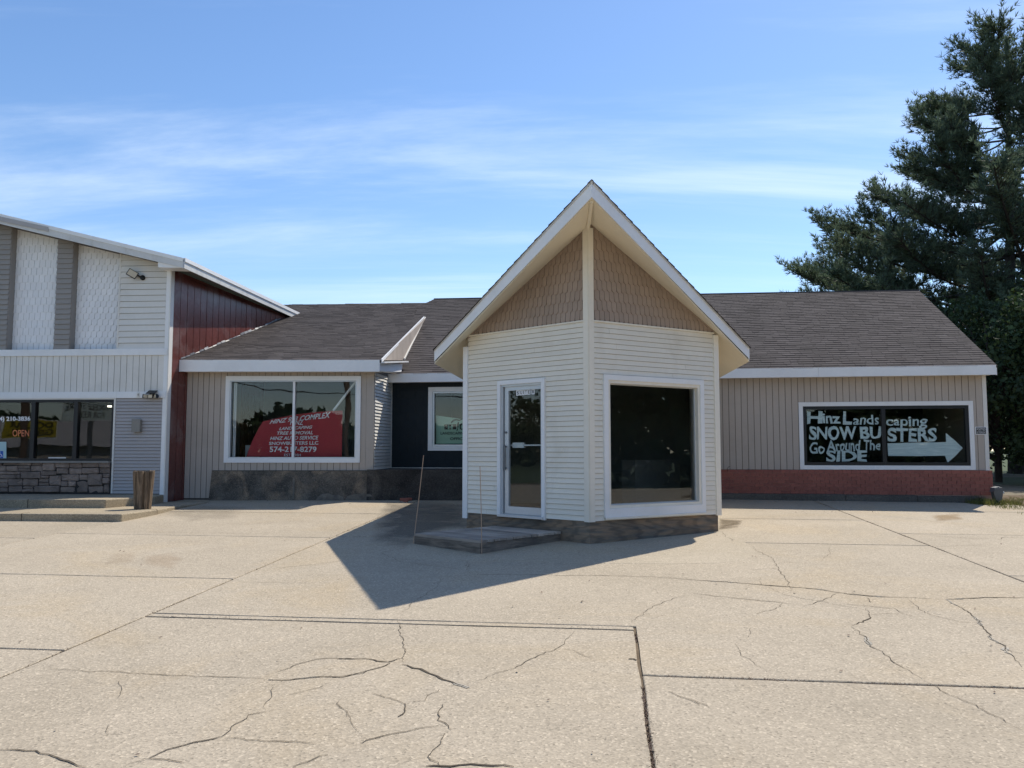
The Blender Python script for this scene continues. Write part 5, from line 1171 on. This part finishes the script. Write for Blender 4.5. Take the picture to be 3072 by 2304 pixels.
# ================================================================== ACROSS THE ROAD (seen in the glass)
def mirror_pt(F, px, py, t):
    h = F.hit(px, py); d = (h - CAM).normalized(); r = d - F.N * (2 * d.dot(F.N)); return h + r * t, r
protos = [leafy('roadside_tree', 'leafy roadside tree across the road, seen only as a reflection in the shop glass', (-20, -48, gz(-48)), 8.5, 3.4, LEAFA, 3200, 51, 1.6, .34, group='roadside trees behind the viewer', nclump=36),
          leafy('roadside_tree', 'leafy roadside tree across the road, seen only as a reflection in the shop glass', (-13, -50, gz(-50)), 7.0, 3.2, LEAFD, 3200, 52, 1.0, .34, group='roadside trees behind the viewer', nclump=36)]
for T_, s_ in zip(protos, (.72, .68)): T_.o.scale = (s_, s_, s_)
def copy_tree(T, loc, rz, s):
    r = T.o.copy(); COL.objects.link(r); r.location = loc; r.rotation_euler = (0, 0, rz); r.scale = (s, s, s)
    for ch_ in list(T.o.children):
        c = ch_.copy(); COL.objects.link(c); c.parent = r
    return r
def woods(name, label, a, b, depth, h, n, seed):
    random.seed(seed); a, b = V3(a), V3(b); V, F = [], []; d = (b - a).normalized(); pr = V3((-d.y, d.x, 0)); L = (b - a).length
    for k in range(n):
        s_ = random.uniform(0, L); top = h * (.62 + .38 * mnoise.noise(V3((s_ * .13, seed, 0))) + .16 * mnoise.noise(V3((s_ * .6, seed, 5))))
        p = a + d * s_ + pr * random.uniform(0, depth); p.z = gz(p.y) + random.uniform(0, 1) ** .8 * top
        q = rv().normalized(); t = q.cross(rv()).normalized(); l = random.uniform(.35, .8); i = len(V)
        V += [p - q * l, p + t * l * .6, p + q * l, p - t * l * .6]; F.append((i, i + 1, i + 2, i + 3))
    o = new_obj(name, V, F, LEAFD); o['kind'] = 'stuff'; o['label'] = label; o['category'] = 'woods'
woods('far_woods', 'dark woods behind the viewer reflected in the windows', (-90, -58, 0), (14, -58, 0), 8, 9.6, 13000, 61)
woods('far_woods', 'taller dark woods behind the viewer reflected in the painted window', (12, -56, 0), (110, -56, 0), 8, 15, 17000, 64)
woods('far_woods', 'dark woods on the right reflected in the pavilion window', (40, 34, 0), (40, -50, 0), -9, 13, 14000, 62)
woods('far_woods', 'dark woods on the left reflected in the glass door', (-80, -50, 0), (-80, 40, 0), 9, 7, 9000, 63)
random.seed(5)
for k, (x, y, s) in enumerate(((-30, -48, .62), (-24, -50, .74), (-8, -50, .55), (-3, -52, .6), (3, -50, .52), (10, -50, .6), (17, -48, .62), (24, -46, .66), (-38, -44, .8),
                               (30, -6, 1.5), (34, 2, 1.7), (33, 10, 1.6), (40, -12, 1.7), (44, 6, 1.9), (38, 16, 1.6), (26, -14, 1.3), (-62, 2, 1.2), (-66, 10, 1.3), (-58, -10, 1.0), (48, -4, 1.8))):
    copy_tree(protos[k % 2], V3((x, y, gz(y) - .05)), random.uniform(0, 6.28), s)
def sign_board(name, label, px, py, t, w, h, face, rows, mat_l, mast=True, mirrorF=WL):
    c, r = mirror_pt(mirrorF, px, py, t); n = V3((-r.x, -r.y, 0)).normalized(); U = V3((-n.y, n.x, 0))
    T = Thing(name, label, 'sign', (c.x, c.y, gz(c.y))); F = Frame(c, U, (0, 0, 1))
    if F.N.dot(n) < 0: F = Frame(c, -U, (0, 0, 1))
    T.part('cabinet', fbox(F, -w / 2 - .05, w / 2 + .05, -h / 2 - .05, h / 2 + .05, -.3, -.002), WHITE); T.part('face', fbox(F, -w / 2, w / 2, -h / 2, h / 2, 0, .01), face)
    for body, bold, a0, a1, b0, b1 in rows: T.part('lettering', text_uv(F, body, bold, -w / 2 + w * a0, -w / 2 + w * a1, -h / 2 + h * b0, -h / 2 + h * b1, .014), mat_l)
    T.part('post', tube([V3((c.x, c.y, gz(c.y) - .3)) - F.N * .15, c - F.N * .15 - V3((0, 0, h / 2))], .12, 8), GALV); return T
sign_board('roadside_sign', 'white roadside letter board reflected in the storefront glass', 268, 1232, 26, 2.5, .95, SIGNW, (('SPINKELE STORE', .02, .04, .96, .52, .86), ('FOR RENT', .02, .25, .80, .1, .44)), BLACKP)
sign_board('roadside_sign', 'yellow discount store sign reflected in the storefront glass', 85, 1285, 27, 2.4, .95, YELLOWS, (('DOLLAR', .035, .08, .92, .54, .9), ('GENERAL', .035, .06, .94, .1, .46)), BLACKP)
c, r = mirror_pt(WL, 66, 1300, 17)
up_ = Thing('utility_pole', 'brown wooden utility pole reflected in the storefront glass', 'pole', (c.x, c.y, gz(c.y)))
up_.part('mast', tube([V3((c.x, c.y, gz(c.y) - .5)), V3((c.x, c.y, 9.0))], [.16, .12], 10), WPOLE); up_.part('crossarm', fbox(Frame((c.x, c.y, 8.4), (1, 0, 0), (0, 0, 1)), -1.1, 1.1, 0, .12, -.22, -.12), WPOLE)
c, r = mirror_pt(WM, 1040, 1250, 30)
up2 = Thing('utility_pole', 'dark utility pole reflected in the two pane window', 'pole', (c.x, c.y, gz(c.y)))
up2.part('mast', tube([V3((c.x, c.y, gz(c.y) - .5)), V3((c.x, c.y, 9.5))], [.17, .12], 10), WPOLE); up2.part('crossarm', fbox(Frame((c.x, c.y, 8.8), (1, 0, 0), (0, 0, 1)), -1.1, 1.1, 0, .12, -.22, -.12), WPOLE)
wa, ra = mirror_pt(WM, 700, 1150, 28); wb, rb2 = mirror_pt(WM, 1075, 1184, 30)
pts = [wa.lerp(wb, t) + V3((0, 0, -.15 * math.sin(math.pi * max(0, min(1, t))))) for t in [-1 + i * .25 for i in range(13)]]
tag(new_obj('overhead_cable', *tube(pts, .03, 5), BLACKPL), 'dark overhead cable reflected across the two pane window', 'cable')
hc, r = mirror_pt(WL, 270, 1330, 34)
hb = Thing('roadside_building', 'low pale building with grey roof reflected in the storefront glass', 'building', (hc.x, hc.y, gz(hc.y)))
hf = Frame((hc.x, hc.y, gz(hc.y)), V3((.82, -.57, 0)), (0, 0, 1))
hb.part('walls', fbox(hf, -7, 7, 0, 2.4, -3, 3), TAUPE)
hb.part('roof', prism([hf.pt(-7.4, 2.4, 3.4), hf.pt(-7.4, 4.0, 0), hf.pt(-7.4, 2.4, -3.4)], hf.U * 14.8), GREYSID)
